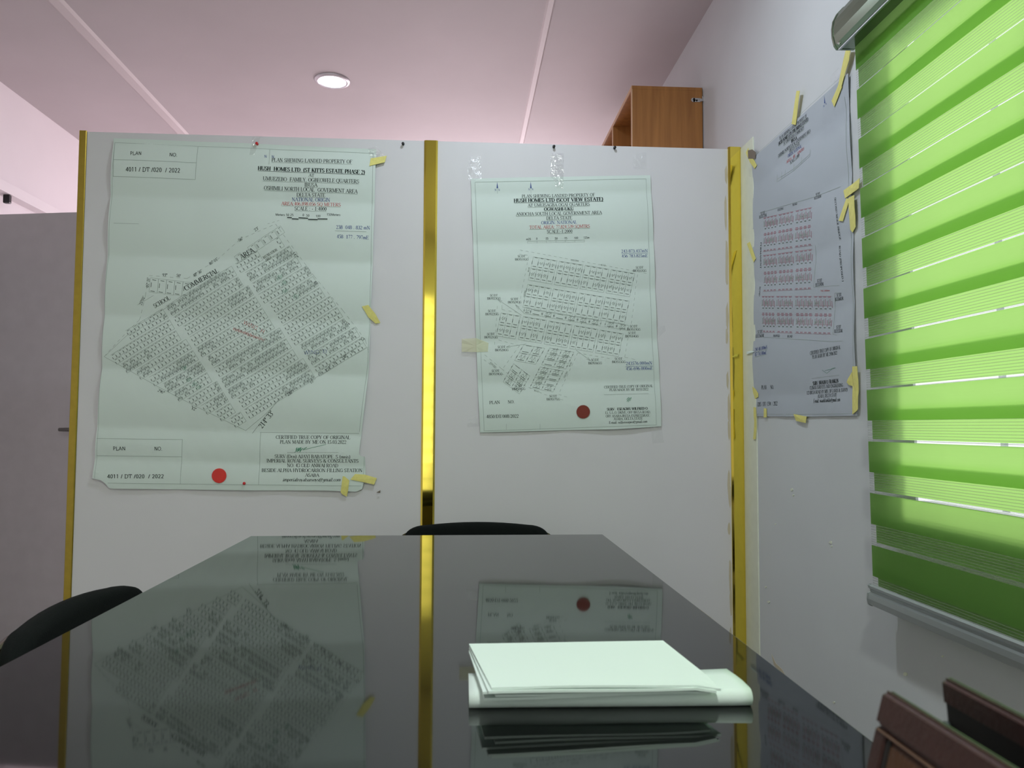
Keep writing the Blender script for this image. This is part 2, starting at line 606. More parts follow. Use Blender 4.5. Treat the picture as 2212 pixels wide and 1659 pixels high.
# ------------------------------------------------------------------ cabinet behind the partition
cb = thing('tall_cabinet', 'tall open oak veneer cabinet against the right wall behind the partition', 'cabinet', (0.68, 3.07, 0))
CXW, CT = 0.290, 2.393
obj('top_panel', bx(bmesh.new(), 0, CXW, 0, 1.45, CT, CT + .0145, .001, 1), M['oak'], cb)
for k, y in enumerate((0, .401, .80, 1.432)):
    o = obj('side_panel' if k in (0, 3) else 'divider', bx(bmesh.new(), 0.002, CXW, y, y + .018, 0, CT), M['oak'], cb)
    obj('edge_band', bx(bmesh.new(), -.001, .002, y, y + .018, 0, CT), M['edging'], o)
    if k == 1:
        obj('screw_hole', lathe(bmesh.new(), [(.011, 0), (.011, .002)], (.09, y - .001, 2.30), 'Y', 14), M['hole'], o)
obj('back_panel', bx(bmesh.new(), CXW - .012, CXW - .002, .018, 1.432, 0, CT), M['oakdark'], cb)
obj('edge_band', bx(bmesh.new(), -.0015, 0, 0, 1.45, CT, CT + .0145), M['edging'], cb)
for z in (.08, .5, .95, 1.40, 1.85):
    for (y0, y1) in ((.018, .401), (.419, .80), (.818, 1.432)):
        obj('shelf', bx(bmesh.new(), .004, CXW - .012, y0, y1, z, z + .018), M['oakdark'], cb)
bm = bmesh.new()
lathe(bm, [(.009, 0), (.009, .003)], (.252, 0, 2.354), 'Y', 14)
bx(bm, .252, .282, -.003, 0, 2.346, 2.362)
bx(bm, .276, .290, -.006, .0, 2.348, 2.360, .001, 1)
bx(bm, .288, .300, -.004, .001, 2.350, 2.372, .001, 1)
hg = obj('hinge', bm, M['chrome'], cb)
for x, z in ((.254, 2.356), (.266, 2.352)):
    obj('screw_hole', lathe(bmesh.new(), [(.004, 0.0), (.004, .004)], (x, 0, z), 'Y', 12), M['hole'], hg)

# ------------------------------------------------------------------ zebra blind on the right wall
BY0, BY1 = 0.22, 1.720
zb = thing('zebra_blind', 'green and sheer striped roller blind over the right-hand window', 'blind', (XR, 0, 0))


def fx(z):      # front cloth, measured from the wall
    return -(0.0735 - 0.0725 + 0.0603 + (z - 1.25) * 0.0146) + 0.0025


def bxx(z):     # rear cloth
    return fx(z) + 0.0105 + max(0.0, 1.9 - z) * -0.0 - (z - .66) * 0.0062 * .9 + .002


def cloth(name, z0, z1, fn, m, y0, y1, thick=0.0006):
    bm = bmesh.new()
    n = 14
    fr, bk = [], []
    for i in range(n + 1):
        y = y0 + (y1 - y0) * i / n
        wv = 0.0009 * math.sin(y * 9 + z0 * 3)
        fr.append((bm.verts.new((fn(z0) + wv, y, z0)), bm.verts.new((fn(z1) + wv, y, z1))))
        bk.append((bm.verts.new((fn(z0) + wv + thick, y, z0)), bm.verts.new((fn(z1) + wv + thick, y, z1))))
    for i in range(n):
        bm.faces.new((fr[i][0], fr[i + 1][0], fr[i + 1][1], fr[i][1]))
    if thick > 5e-3:
        pass
    for a, b in bk:
        bm.verts.remove(a)
        bm.verts.remove(b)
    return obj(name, bm, m, zb)


PER, SOL = 0.11597, 0.0690
zb0 = 0.6908
for k in range(11):
    z0 = zb0 + k * PER
    cloth('green_band', z0, min(z0 + SOL, 1.93), fx, M['band'], BY0, BY1)
    if z0 + PER < 1.95:
        cloth('sheer_band', z0 + SOL, z0 + PER, fx, M['sheer'], BY0, BY1)
cloth('sheer_band', zb0 - (PER - SOL), zb0, fx, M['sheer'], BY0, BY1)
zr0 = 0.8805 - 2 * PER
for k in range(12):
    # the rear cloth runs the other way round the roller, so its stripes sit lower as it rises
    z0 = zr0 + k * (PER + .0002)
    if z0 > 1.92:
        break
    a, b = max(z0, .668), min(z0 + SOL + .001, 1.93)
    cloth('green_band', a, b, bxx, M['band'], BY0, BY1)
    if b < 1.93:
        cloth('sheer_band', b, min(z0 + PER + .0002, 1.93), bxx, M['sheer'], BY0, BY1)

# headrail: curved cassette
prof = [(-.058, 1.911), (-.062, 1.907), (-.104, 1.906), (-.110, 1.915), (-.1145, 1.935), (-.115, 1.955), (-.112, 1.972), (-.103, 1.990), (-.088, 2.006), (-.066, 2.016), (-.03, 2.018), (-.002, 2.018), (-.002, 1.995), (-.05, 1.99), (-.058, 1.97)]
bm = bmesh.new()
extrude_profile(bm, prof, lambda u, v: (u, BY0 - .02, v), lambda u, v: (u, BY1 + .010, v))
hr = obj('headrail', bm, M['glossgreen'], zb)
bm = bmesh.new()
extrude_profile(bm, [(u * 1.0 - (.0015 if u < -.06 else 0), v + (.001 if v > 1.96 else -.001)) for u, v in prof], lambda u, v: (u, BY1 + .010, v), lambda u, v: (u, BY1 + .016, v))
obj('end_cap', bm, M['glossgreen'], hr)
bm = bmesh.new()
extrude_profile(bm, [(-.104, 1.9045), (-.1035, 1.9015), (-.099, 1.9015), (-.0985, 1.906)], lambda u, v: (u, BY0, v), lambda u, v: (u, BY1 + .008, v))
obj('lip', bm, M['alu'], hr)
obj('end_screw', lathe(bmesh.new(), [(.004, 0), (.004, .003), (.002, .004)], (-.108, BY1 - .004, 1.912), 'Y', 12), M['chrome'], hr)
# bottom rail
pr = [(-.048, .669), (-.0545, .672), (-.058, .668), (-.0575, .663), (-.053, .659), (-.053, .654), (-.060, .651), (-.0615, .640), (-.059, .628), (-.052, .624), (-.036, .624), (-.034, .640), (-.036, .662)]
bm = bmesh.new()
extrude_profile(bm, pr, lambda u, v: (u, BY0, v), lambda u, v: (u, BY1 + .004, v))
br = obj('bottom_rail', bm, M['alu'], zb)
bm = bmesh.new()
extrude_profile(bm, [(u + (-.0012 if u < -.045 else .0012), v + (.0012 if v > .645 else -.0012)) for u, v in pr], lambda u, v: (u, BY1 + .004, v), lambda u, v: (u, BY1 + .008, v))
obj('end_cap', bm, M['alu'], br)

# ------------------------------------------------------------------ table
TX0, TX1, TY0, TY1, TZ = -0.5165, 0.3585, 0.06, 1.982, 0.75
tb = thing('conference_table', 'long conference table with a black glass top', 'table', (0, 1.0, 0))
obj('glass_top', bx(bmesh.new(), TX0, TX1, TY0 - 1, TY1 - 1, TZ - .008, TZ, .0012, 2), M['tableglass'], tb)
obj('tabletop', bx(bmesh.new(), TX0 + .004, TX1 - .004, TY0 - .996, TY1 - 1.004, TZ - .034, TZ - .0082, .002, 1), M['tablebase'], tb)
for x in (TX0 + .06, TX1 - .11):
    for y in (TY0 - .94, TY1 - 1.11):
        obj('leg', bx(bmesh.new(), x, x + .05, y, y + .05, 0.001, TZ - .034, .004, 1), M['tablebase'], tb)
for y in (TY0 - .925, TY1 - 1.095):
    obj('apron', bx(bmesh.new(), TX0 + .11, TX1 - .11, y, y + .02, TZ - .12, TZ - .034), M['tablebase'], tb)

# ------------------------------------------------------------------ chairs


def cushion(bm, outline, fn, d0, d1, edge):
    """rounded pad: outline (2D, closed), fn(u, v, d) -> point, d0..d1 the faces"""
    cx = sum(p[0] for p in outline) / len(outline)
    cy = sum(p[1] for p in outline) / len(outline)
    layers = []
    steps = [(0.0, .5), (.12, .16), (.45, .03), (1.0, 0.0)]
    seq = [(s, d0 + (d1 - d0) * f) for s, f in reversed(steps)] + [(s, d1 - (d1 - d0) * f) for s, f in steps]
    for s, d in seq:
        layers.append([bm.verts.new(fn(p[0] + (cx - p[0]) / max(1e-6, math.hypot(cx - p[0], cy - p[1])) * edge * s,
                                       p[1] + (cy - p[1]) / max(1e-6, math.hypot(cx - p[0], cy - p[1])) * edge * s, d)) for p in outline])
    n = len(outline)
    for i in range(len(layers) - 1):
        for k in range(n):
            bm.faces.new((layers[i][k], layers[i][(k + 1) % n], layers[i + 1][(k + 1) % n], layers[i + 1][k]))
    bm.faces.new(layers[0][::-1])
    bm.faces.new(layers[-1])
    bmesh.ops.recalc_face_normals(bm, faces=bm.faces)
    return bm


def back_outline(wd, z0, z1, crown, r_top, r_bot, e=0.0):
    pts = []
    h = wd / 2 + e
    zt, zb_ = z1 + e, z0 - e
    for i in range(9):
        a = math.pi / 2 * i / 8
        pts.append((h - r_top + r_top * math.cos(a), zt - crown - r_top * .62 + r_top * .62 * math.sin(a)))
    for i in range(1, 8):
        x = (h - r_top) * (1 - 2 * i / 8)
        pts.append((x, zt - crown + crown * (1 - (x / (h - r_top)) ** 2)))
    for i in range(9):
        a = math.pi / 2 * (1 + i / 8)
        pts.append((-h + r_top + r_top * math.cos(a), zt - crown - r_top * .62 + r_top * .62 * math.sin(a)))
    for i in range(5):
        a = math.pi + math.pi / 2 * i / 4
        pts.append((-h + r_bot + r_bot * math.cos(a), zb_ + r_bot + r_bot * math.sin(a)))
    for i in range(5):
        a = 1.5 * math.pi + math.pi / 2 * i / 4
        pts.append((h - r_bot + r_bot * math.cos(a), zb_ + r_bot + r_bot * math.sin(a)))
    return pts


def chair(label, loc, rz, top, wd, lean=0.0, rt=.085):
    """the chair faces local -Y; its origin is on the floor below the middle of the backrest"""
    t = thing('office_chair', label, 'chair', loc, rz, 'black chairs around the table')

    def fn(u, v, d):
        return (u, d + 0.16 * (u / wd) ** 2 * -.5 + (v - .45) * .12 + lean * (v - .45), v)
    obj('backrest', cushion(bmesh.new(), back_outline(wd, .42, top, .008, rt, .05), fn, -.030, .012, .02), M['fabric'], t, True)
    obj('back_shell', cushion(bmesh.new(), back_outline(wd, .42, top - .040, .008, rt, .05, .022), fn, .0125, .030, .012), M['shell'], t, True)
    so = []
    for i in range(32):
        a = 2 * math.pi * i / 32
        c, s = math.cos(a), math.sin(a)
        so.append((.21 * math.copysign(abs(c) ** .5, c), -.235 + .20 * math.copysign(abs(s) ** .5, s)))
    obj('seat', cushion(bmesh.new(), so, lambda u, v, d: (u, v, d), .405, .465, .03), M['fabric'], t, True)
    for sx in (-1, 1):
        obj('leg', tube(bmesh.new(), [(sx * .20, -.41, .40), (sx * .215, -.44, .02), (sx * .215, -.44, 0.0)], .011), M['steel'], t, True)
        obj('leg', tube(bmesh.new(), [(sx * .20, -.06, .40), (sx * .215, .05, .02), (sx * .215, .052, 0.0)], .011), M['steel'], t, True)
        obj('back_post', tube(bmesh.new(), [(sx * .12, -.08, .405), (sx * .12, -.01, .41), (sx * .12, .024, .46), (sx * .12, .042, .60)], .009), M['steel'], t, True)
    bm = bmesh.new()
    for sx in (-1, 1):
        tube(bm, [(sx * .20, -.42, .398), (sx * .20, -.05, .398)], .010)
    tube(bm, [(-.20, -.42, .398), (.20, -.42, .398)], .010)
    tube(bm, [(-.20, -.05, .398), (.20, -.05, .398)], .010)
    obj('seat_frame', bm, M['steel'], t)
    return t


chair('black padded chair tucked in at the far end of the table', (0.046, 2.275, 0), 0, 0.744, 0.416, 0.0, 0.055)
chair('black padded chair with a glossy gold-glinting shell at the left side of the table', (-0.588, 1.292, 0), math.radians(90), 0.746, 0.408, 0.0, 0.062)

# ------------------------------------------------------------------ folded papers on the table


def slab(corners, z, thick, nx=10, ny=6, fn=None):
    """sheet with thickness on four xy corners (back-left, back-right, front-right, front-left)"""
    bm = bmesh.new()
    top, bot = [], []
    for j in range(ny + 1):
        ra, rb = [], []
        for i in range(nx + 1):
            s, t_ = i / nx, j / ny
            p = [(1 - s) * (1 - t_) * corners[0][q] + s * (1 - t_) * corners[1][q] + s * t_ * corners[2][q] + (1 - s) * t_ * corners[3][q] for q in (0, 1)]
            dz = fn(s, t_) if fn else 0
            ra.append(bm.verts.new((p[0], p[1], z + dz)))
            rb.append(bm.verts.new((p[0], p[1], z + dz - thick)))
        top.append(ra)
        bot.append(rb)
    for j in range(ny):
        for i in range(nx):
            bm.faces.new((top[j][i], top[j + 1][i], top[j + 1][i + 1], top[j][i + 1]))
            bm.faces.new((bot[j][i], bot[j][i + 1], bot[j + 1][i + 1], bot[j + 1][i]))
    for i in range(nx):
        bm.faces.new((top[0][i], top[0][i + 1], bot[0][i + 1], bot[0][i]))
        bm.faces.new((top[ny][i + 1], top[ny][i], bot[ny][i], bot[ny][i + 1]))
    for j in range(ny):
        bm.faces.new((top[j + 1][0], top[j][0], bot[j][0], bot[j + 1][0]))
        bm.faces.new((top[j][nx], top[j + 1][nx], bot[j + 1][nx], bot[j][nx]))
    bmesh.ops.recalc_face_normals(bm, faces=bm.faces)
    return bm


doc = thing('folded_plan', 'wide white folded sheet with a rolled front edge lying on the black table', 'paper', (0, 0, TZ))
# rolled front fold and the leaf running back from it
bm = bmesh.new()
rings = []
nx = 24
for i in range(nx + 1):
    s = i / nx
    x = 0.0090 + s * 0.2755
    yf = 0.7665 - 0.0075 * s
    r = 0.0082 + .0008 * math.sin(s * 7) * .5
    back = 0.835 + (0.0 if s > .05 else 0)
    ring = []
    for a in range(9):
        an = -math.pi / 2 - math.pi * a / 8
        ring.append((x, yf + r + r * math.cos(an) * (-1 if False else 1), r + r * math.sin(an)))
    ring += [(x, yf + .03, 2 * r + .0005), (x, yf + .05, 2 * r - .0005), (x, back, 2 * r - .0025)]
    ring += [(x, back, 2 * r - .0045), (x, yf + .05, .004), (x, yf + .02, .0005)]
    rings.append([bm.verts.new(p) for p in ring])
n = len(rings[0])
for i in range(nx):
    for k in range(n):
        bm.faces.new((rings[i][k], rings[i][(k + 1) % n], rings[i + 1][(k + 1) % n], rings[i + 1][k]))
bm.faces.new(rings[0])
bm.faces.new(rings[-1][::-1])
bmesh.ops.recalc_face_normals(bm, faces=bm.faces)
obj('rolled_fold', bm, M['folded'], doc, True)
obj('lower_leaf', slab([(.010, .842), (.2820, .838), (.2815, .772), (.0105, .772)], .0036, .003), M['folded'], doc)

doc2 = thing('folded_plan', 'stack of smaller white folded sheets lying on the rolled sheet', 'paper', (0, 0, TZ))
for k in range(5):
    zt = 0.0318 - k * 0.0031
    dx, dy = [(0, 0), (-.003, -.0035), (-.008, .003), (.004, .005), (-.006, .006)][k]
    c = [(.0098 + dx * .3 + .001 * k, .8815 - .001 * k), (.2283 + .001 * k, .884 - .003 * k), (.2455 + dx, .7428 + dy * .7 + .001 * k), (.0293 + dx, .7341 + dy + .0012 * k)]

    def droop(s, t_, k=k):
        corner = max(0, (s - .9) / .1) * max(0, (t_ - .85) / .15)
        return -.0035 * corner * (1 if k < 2 else .3) + .0008 * math.sin(s * 5 + k) * t_ - 0.0012 * k * (1 - t_) * (.2 + s * .2) - .0030 * s * t_ * (k == 0) - .002 * s * t_ * (k == 1)
    obj('folded_leaf', slab(c, zt, 0.0022, 20, 10, droop), M['folded'], doc2, False)

# ------------------------------------------------------------------ leather handbag on the near right corner of the table
bag = thing('leather_handbag', 'open brown leather handbag standing on the near right corner of the table', 'handbag', (0.249, 0.28, TZ))
BL = (-.20, .137)      # near and far ends, local y
H = 0.131              # rim height


def wall(bm, xa, y0, y1, z0, z1, th, slope=0.0):
    vs_ = []
    for x, y, z in ((xa, y0, z0), (xa, y1, z0), (xa, y1, z1), (xa, y0, z1)):
        s = slope * (1 - z / H)
        vs_.append((x + s, y, z))
    a = [bm.verts.new(v) for v in vs_]
    b = [bm.verts.new((v[0] + th, v[1], v[2])) for v in vs_]
    for k in range(4):
        bm.faces.new((a[k], a[(k + 1) % 4], b[(k + 1) % 4], b[k]))
    bm.faces.new(a[::-1])
    bm.faces.new(b)
    bmesh.ops.recalc_face_normals(bm, faces=bm.faces)
    bmesh.ops.bevel(bm, geom=list(bm.edges), offset=(abs(th) * .42 if abs(th) > .004 else abs(th) * .3), segments=3, affect='EDGES')
    return bm


SL = -.036
obj('front_panel', wall(bmesh.new(), -.0205, BL[0], BL[1] - .004, .002, H - .001, .003, SL), M['maroon'], bag)
obj('front_rim', wall(bmesh.new(), -.0232, BL[0], BL[1] - .002, H - .0165, H + .0008, .0050, SL), M['maroon'], bag)
obj('front_side_binding', wall(bmesh.new(), -.0226, BL[1] - .0135, BL[1] - .0035, .004, H - .0175, .003, SL), M['maroon'], bag)
obj('rim_sheen', wall(bmesh.new(), -.0196, BL[0], BL[1] - .004, H - .002, H + .0006, .0022, SL), M['edgesheen'], bag)  # thin strip coloured as the highlight on the rim
pk = obj('front_pocket', wall(bmesh.new(), -.0222, BL[0] + .02, BL[1] - .019, .010, H - .0215, .0028, SL), M['tan'], bag)
for y in (BL[1] - .042, BL[1] - .12):
    obj('seam', wall(bmesh.new(), -.0228, y, y + .0012, .012, H - .023, .001, SL), M['thread'], pk)
obj('piping', wall(bmesh.new(), -.0232, BL[0], BL[1] - .005, H - .0192, H - .0178, .0018, SL), M['thread'], bag)
obj('pocket_gap', wall(bmesh.new(), -.0220, BL[1] - .0186, BL[1] - .0146, .006, H - .0205, .0012, SL), M['darkleather'], bag)
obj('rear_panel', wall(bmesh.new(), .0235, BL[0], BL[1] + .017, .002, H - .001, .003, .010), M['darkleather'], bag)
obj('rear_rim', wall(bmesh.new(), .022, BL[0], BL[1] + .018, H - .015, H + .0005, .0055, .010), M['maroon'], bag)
obj('rim_sheen', wall(bmesh.new(), .0258, BL[0], BL[1] + .017, H - .002, H + .0006, .0026, .010), M['edgesheen'], bag)
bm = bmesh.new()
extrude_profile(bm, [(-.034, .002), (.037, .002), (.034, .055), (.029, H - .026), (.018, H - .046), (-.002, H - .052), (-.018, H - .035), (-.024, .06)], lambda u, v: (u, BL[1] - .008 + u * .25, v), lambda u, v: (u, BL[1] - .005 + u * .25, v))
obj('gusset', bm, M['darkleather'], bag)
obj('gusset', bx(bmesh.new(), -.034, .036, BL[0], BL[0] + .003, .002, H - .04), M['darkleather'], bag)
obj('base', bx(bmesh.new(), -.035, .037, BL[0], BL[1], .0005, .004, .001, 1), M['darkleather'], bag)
bm = bmesh.new()
tube(bm, [(.023, BL[1] + .014, H - .023), (.0225, BL[1] + .0135, H - .03), (.021, BL[1] + .012, H - .037)], [.0016, .0034, .0018], 10)
obj('zipper_end', bm, mat('grey_zip', (58, 64, 66), .6), bag, True)

# ------------------------------------------------------------------ lettering: a small stroke alphabet with serifs
# l x0,y0,x1,y1,thick   a cx,cy,rx,ry,from,to   s x,y (serif)   d x,y (dot)
G = {
    'A': (.72, 'l.04,0,.36,1,0;l.36,1,.68,0,1;l.17,.34,.55,.34,0;s.06,0;s.66,0'),
    'B': (.64, 'l.13,0,.13,1,1;a.3,.75,.22,.25,-90,90;a.3,.26,.27,.26,-90,90;l.03,1,.3,1,0;l.13,.51,.3,.51,0;l.03,0,.3,0,0'),
    'C': (.66, 'a.36,.5,.32,.5,48,312;l.59,.98,.59,.7,0'),
    'D': (.72, 'l.13,0,.13,1,1;l.03,1,.32,1,0;l.03,0,.32,0,0;a.32,.5,.35,.5,-90,90'),
    'E': (.6, 'l.13,0,.13,1,1;l.03,1,.55,1,0;l.13,.52,.42,.52,0;l.03,0,.57,0,0;l.55,1,.55,.8,0;l.57,0,.57,.22,0;l.42,.42,.42,.62,0'),
    'F': (.57, 'l.13,0,.13,1,1;l.03,1,.55,1,0;l.13,.52,.42,.52,0;l.55,1,.55,.78,0;l.42,.42,.42,.62,0;s.13,0'),
    'G': (.72, 'a.36,.5,.32,.5,48,312;l.59,.98,.59,.7,0;l.6,.05,.6,.42,1;s.6,.42'),
    'H': (.74, 'l.13,0,.13,1,1;l.6,0,.6,1,1;l.13,.52,.6,.52,0;s.13,0;s.13,1;s.6,0;s.6,1'),
    'I': (.28, 'l.14,0,.14,1,1;s.14,0;s.14,1'),
    'J': (.4, 'l.26,1,.26,.2,1;a.14,.18,.12,.18,180,360;s.26,1'),
    'K': (.7, 'l.13,0,.13,1,1;l.14,.42,.56,1,0;l.27,.58,.6,0,1;s.13,0;s.13,1;s.57,1;s.6,0'),
    'L': (.6, 'l.13,0,.13,1,1;l.03,0,.55,0,0;l.55,0,.55,.24,0;s.13,1'),
    'M': (.88, 'l.12,0,.12,1,0;l.12,1,.44,.05,1;l.44,.05,.76,1,0;l.76,0,.76,1,1;s.12,0;s.76,0;s.08,1;s.8,1'),
    'N': (.74, 'l.12,0,.12,1,0;l.12,1,.62,0,1;l.62,0,.62,1,0;s.12,0;s.1,1;s.62,1'),
    'O': (.74, 'a.37,.5,.33,.5,0,360'),
    'P': (.58, 'l.13,0,.13,1,1;a.28,.73,.25,.27,-90,90;l.03,1,.28,1,0;l.13,.46,.28,.46,0;s.13,0'),
    'Q': (.74, 'a.37,.5,.33,.5,0,360;l.4,.03,.64,-.2,1'),
    'R': (.68, 'l.13,0,.13,1,1;a.28,.74,.24,.26,-90,90;l.03,1,.28,1,0;l.13,.48,.28,.48,0;l.3,.46,.6,0,1;s.13,0;s.62,0'),
    'S': (.54, 'a.27,.74,.2,.26,40,270;a.27,.25,.22,.25,-140,90;l.45,.98,.45,.76,0;l.06,.02,.06,.26,0'),
    'T': (.62, 'l.31,0,.31,1,1;l.02,1,.6,1,0;l.02,1,.02,.78,0;l.6,1,.6,.78,0;s.31,0'),
    'U': (.74, 'l.13,1,.13,.32,1;a.37,.32,.24,.32,180,360;l.61,.32,.61,1,0;s.13,1;s.61,1'),
    'V': (.7, 'l.06,1,.36,0,1;l.36,0,.64,1,0;s.07,1;s.63,1'),
    'W': (.94, 'l.05,1,.26,0,1;l.26,0,.47,.9,0;l.47,1,.69,0,1;l.69,0,.89,1,0;s.06,1;s.47,1;s.88,1'),
    'X': (.7, 'l.08,1,.62,0,1;l.08,0,.62,1,0;s.1,0;s.1,1;s.6,0;s.6,1'),
    'Y': (.68, 'l.06,1,.34,.46,1;l.34,.46,.62,1,0;l.34,0,.34,.48,1;s.34,0;s.07,1;s.61,1'),
    'Z': (.6, 'l.06,1,.55,1,0;l.55,1,.05,0,1;l.05,0,.57,0,0;l.06,1,.06,.8,0;l.57,0,.57,.2,0'),
    '0': (.5, 'a.25,.5,.19,.5,0,360'), '1': (.5, 'l.26,0,.26,1,1;l.26,1,.1,.84,0;s.26,0'),
    '2': (.5, 'a.24,.72,.18,.28,-35,165;l.39,.58,.06,.04,0;l.05,.04,.45,.04,1'),
    '3': (.5, 'a.22,.76,.18,.24,-90,150;a.22,.27,.22,.27,-150,90'),
    '4': (.5, 'l.36,0,.36,1,1;l.36,1,.03,.28,0;l.03,.28,.47,.28,0'),
    '5': (.5, 'l.13,.98,.43,.98,1;l.13,.98,.1,.58,0;a.22,.32,.22,.32,-150,115'),
    '6': (.5, 'a.25,.31,.2,.31,0,360;a.43,.35,.38,.64,105,180'),
    '7': (.5, 'l.05,.97,.45,.97,1;l.45,.97,.2,0,0'), '8': (.5, 'a.25,.76,.17,.24,0,360;a.25,.27,.2,.27,0,360'),
    '9': (.5, 'a.25,.69,.2,.31,0,360;a.07,.65,.38,.64,-75,0'),
    '.': (.25, 'd.11,.05'), ',': (.25, 'd.11,.05;l.12,.04,.06,-.16,0'), ':': (.28, 'd.13,.05;d.13,.6'), '/': (.3, 'l.02,-.03,.27,1,0'),
    '(': (.33, 'a.34,.42,.22,.66,115,245'), ')': (.33, 'a0,.42,.22,.66,-65,65'), '-': (.33, 'l.05,.34,.28,.34,1'),
    "'": (.2, 'l.1,1.02,.08,.72,1'), '°': (.36, 'a.17,.84,.12,.17,0,360'),
    '&': (.78, 'a.3,.78,.15,.21,0,360;a.28,.27,.22,.28,60,330;l.22,.64,.7,0,1;l.48,.16,.66,.52,0'),
    '@': (.92, 'a.46,.38,.4,.55,20,320;a.46,.4,.17,.26,0,360;l.64,.64,.62,.2,1'),
    'a': (.44, 'a.2,.18,.15,.18,0,360;l.36,0,.36,.5,1;a.22,.48,.14,.16,0,150'), 'c': (.42, 'a.24,.32,.19,.32,45,315'),
    'd': (.5, 'a.23,.32,.18,.32,0,360;l.41,0,.41,1,1'), 'e': (.44, 'a.24,.32,.19,.32,0,320;l.06,.36,.42,.36,0'),
    'f': (.32, 'l.16,0,.16,.85,1;a.27,.85,.11,.13,40,180;l.05,.63,.3,.63,0;s.16,0'),
    'g': (.48, 'a.22,.4,.17,.24,0,360;l.39,.62,.39,-.1,1;a.22,-.1,.17,.16,180,360'),
    'h': (.52, 'l.1,0,.1,1,1;a.26,.42,.16,.22,0,180;l.42,0,.42,.42,1'), 'i': (.26, 'l.12,0,.12,.63,1;d.12,.88;s.12,0'),
    'k': (.48, 'l.1,0,.1,1,1;l.1,.25,.38,.63,0;l.2,.38,.42,0,1'), 'l': (.26, 'l.12,0,.12,1,1;s.12,0'),
    'm': (.76, 'l.1,0,.1,.63,1;a.24,.45,.14,.2,0,180;l.38,0,.38,.45,1;a.52,.45,.14,.2,0,180;l.66,0,.66,.45,1'),
    'n': (.52, 'l.1,0,.1,.63,1;a.26,.43,.16,.2,0,180;l.42,0,.42,.43,1'), 'o': (.48, 'a.24,.32,.19,.32,0,360'),
    'p': (.5, 'l.1,-.28,.1,.63,1;a.27,.32,.17,.32,-150,150'), 'r': (.36, 'l.1,0,.1,.63,1;a.25,.45,.15,.2,50,170'),
    's': (.38, 'a.19,.48,.13,.16,30,270;a.19,.16,.14,.16,-150,90'), 't': (.3, 'l.16,.04,.16,.85,1;l.04,.63,.3,.63,0'),
    'u': (.5, 'l.1,.2,.1,.63,1;a.25,.2,.15,.2,180,360;l.4,0,.4,.63,1'), 'v': (.44, 'l.04,.63,.22,0,1;l.22,0,.4,.63,0'),
    'w': (.66, 'l.03,.63,.17,0,1;l.17,0,.33,.6,0;l.33,.63,.48,0,1;l.48,0,.62,.63,0'), 'y': (.44, 'l.04,.63,.22,0,1;l.4,.63,.14,-.28,0'),
}
PEN = {'serif': (.13, .055), 'bold': (.21, .085), 'sans': (.115, .115), 'hand': (.075, .06)}


def glyph_quads(ch, style):
    th, tn = PEN[style]
    w_, spec = G[ch]
    qs = []

    def seg(x0, y0, x1, y1, a0, a1):
        d = math.hypot(x1 - x0, y1 - y0) or 1e-6
        nx, ny = -(y1 - y0) / d / 2, (x1 - x0) / d / 2
        qs.append(((x0 + nx * a0, y0 + ny * a0), (x1 + nx * a1, y1 + ny * a1), (x1 - nx * a1, y1 - ny * a1), (x0 - nx * a0, y0 - ny * a0)))
    for it in spec.split(';'):
        k, v = it[0], [float(q) for q in it[1:].split(',')]
        if k == 'l':
            p = th if v[4] else tn
            seg(*v[:4], p, p)
        elif k == 'a':
            n = max(4, int(abs(v[5] - v[4]) / 30))
            P = []
            for i in range(n + 1):
                t = math.radians(v[4] + (v[5] - v[4]) * i / n)
                P.append((v[0] + v[2] * math.cos(t), v[1] + v[3] * math.sin(t), tn + (th - tn) * abs(math.cos(t)) ** 1.5))
            for a, b in zip(P, P[1:]):
                seg(a[0], a[1], b[0], b[1], a[2], b[2])
        elif k == 's':
            if style in ('serif', 'bold'):
                seg(v[0] - .12, v[1], v[0] + .12, v[1], tn, tn)
        elif k == 'd':
            seg(v[0] - .06, v[1], v[0] + .06, v[1], .12, .12)
    return w_ + (.05 if style == 'sans' else 0), qs


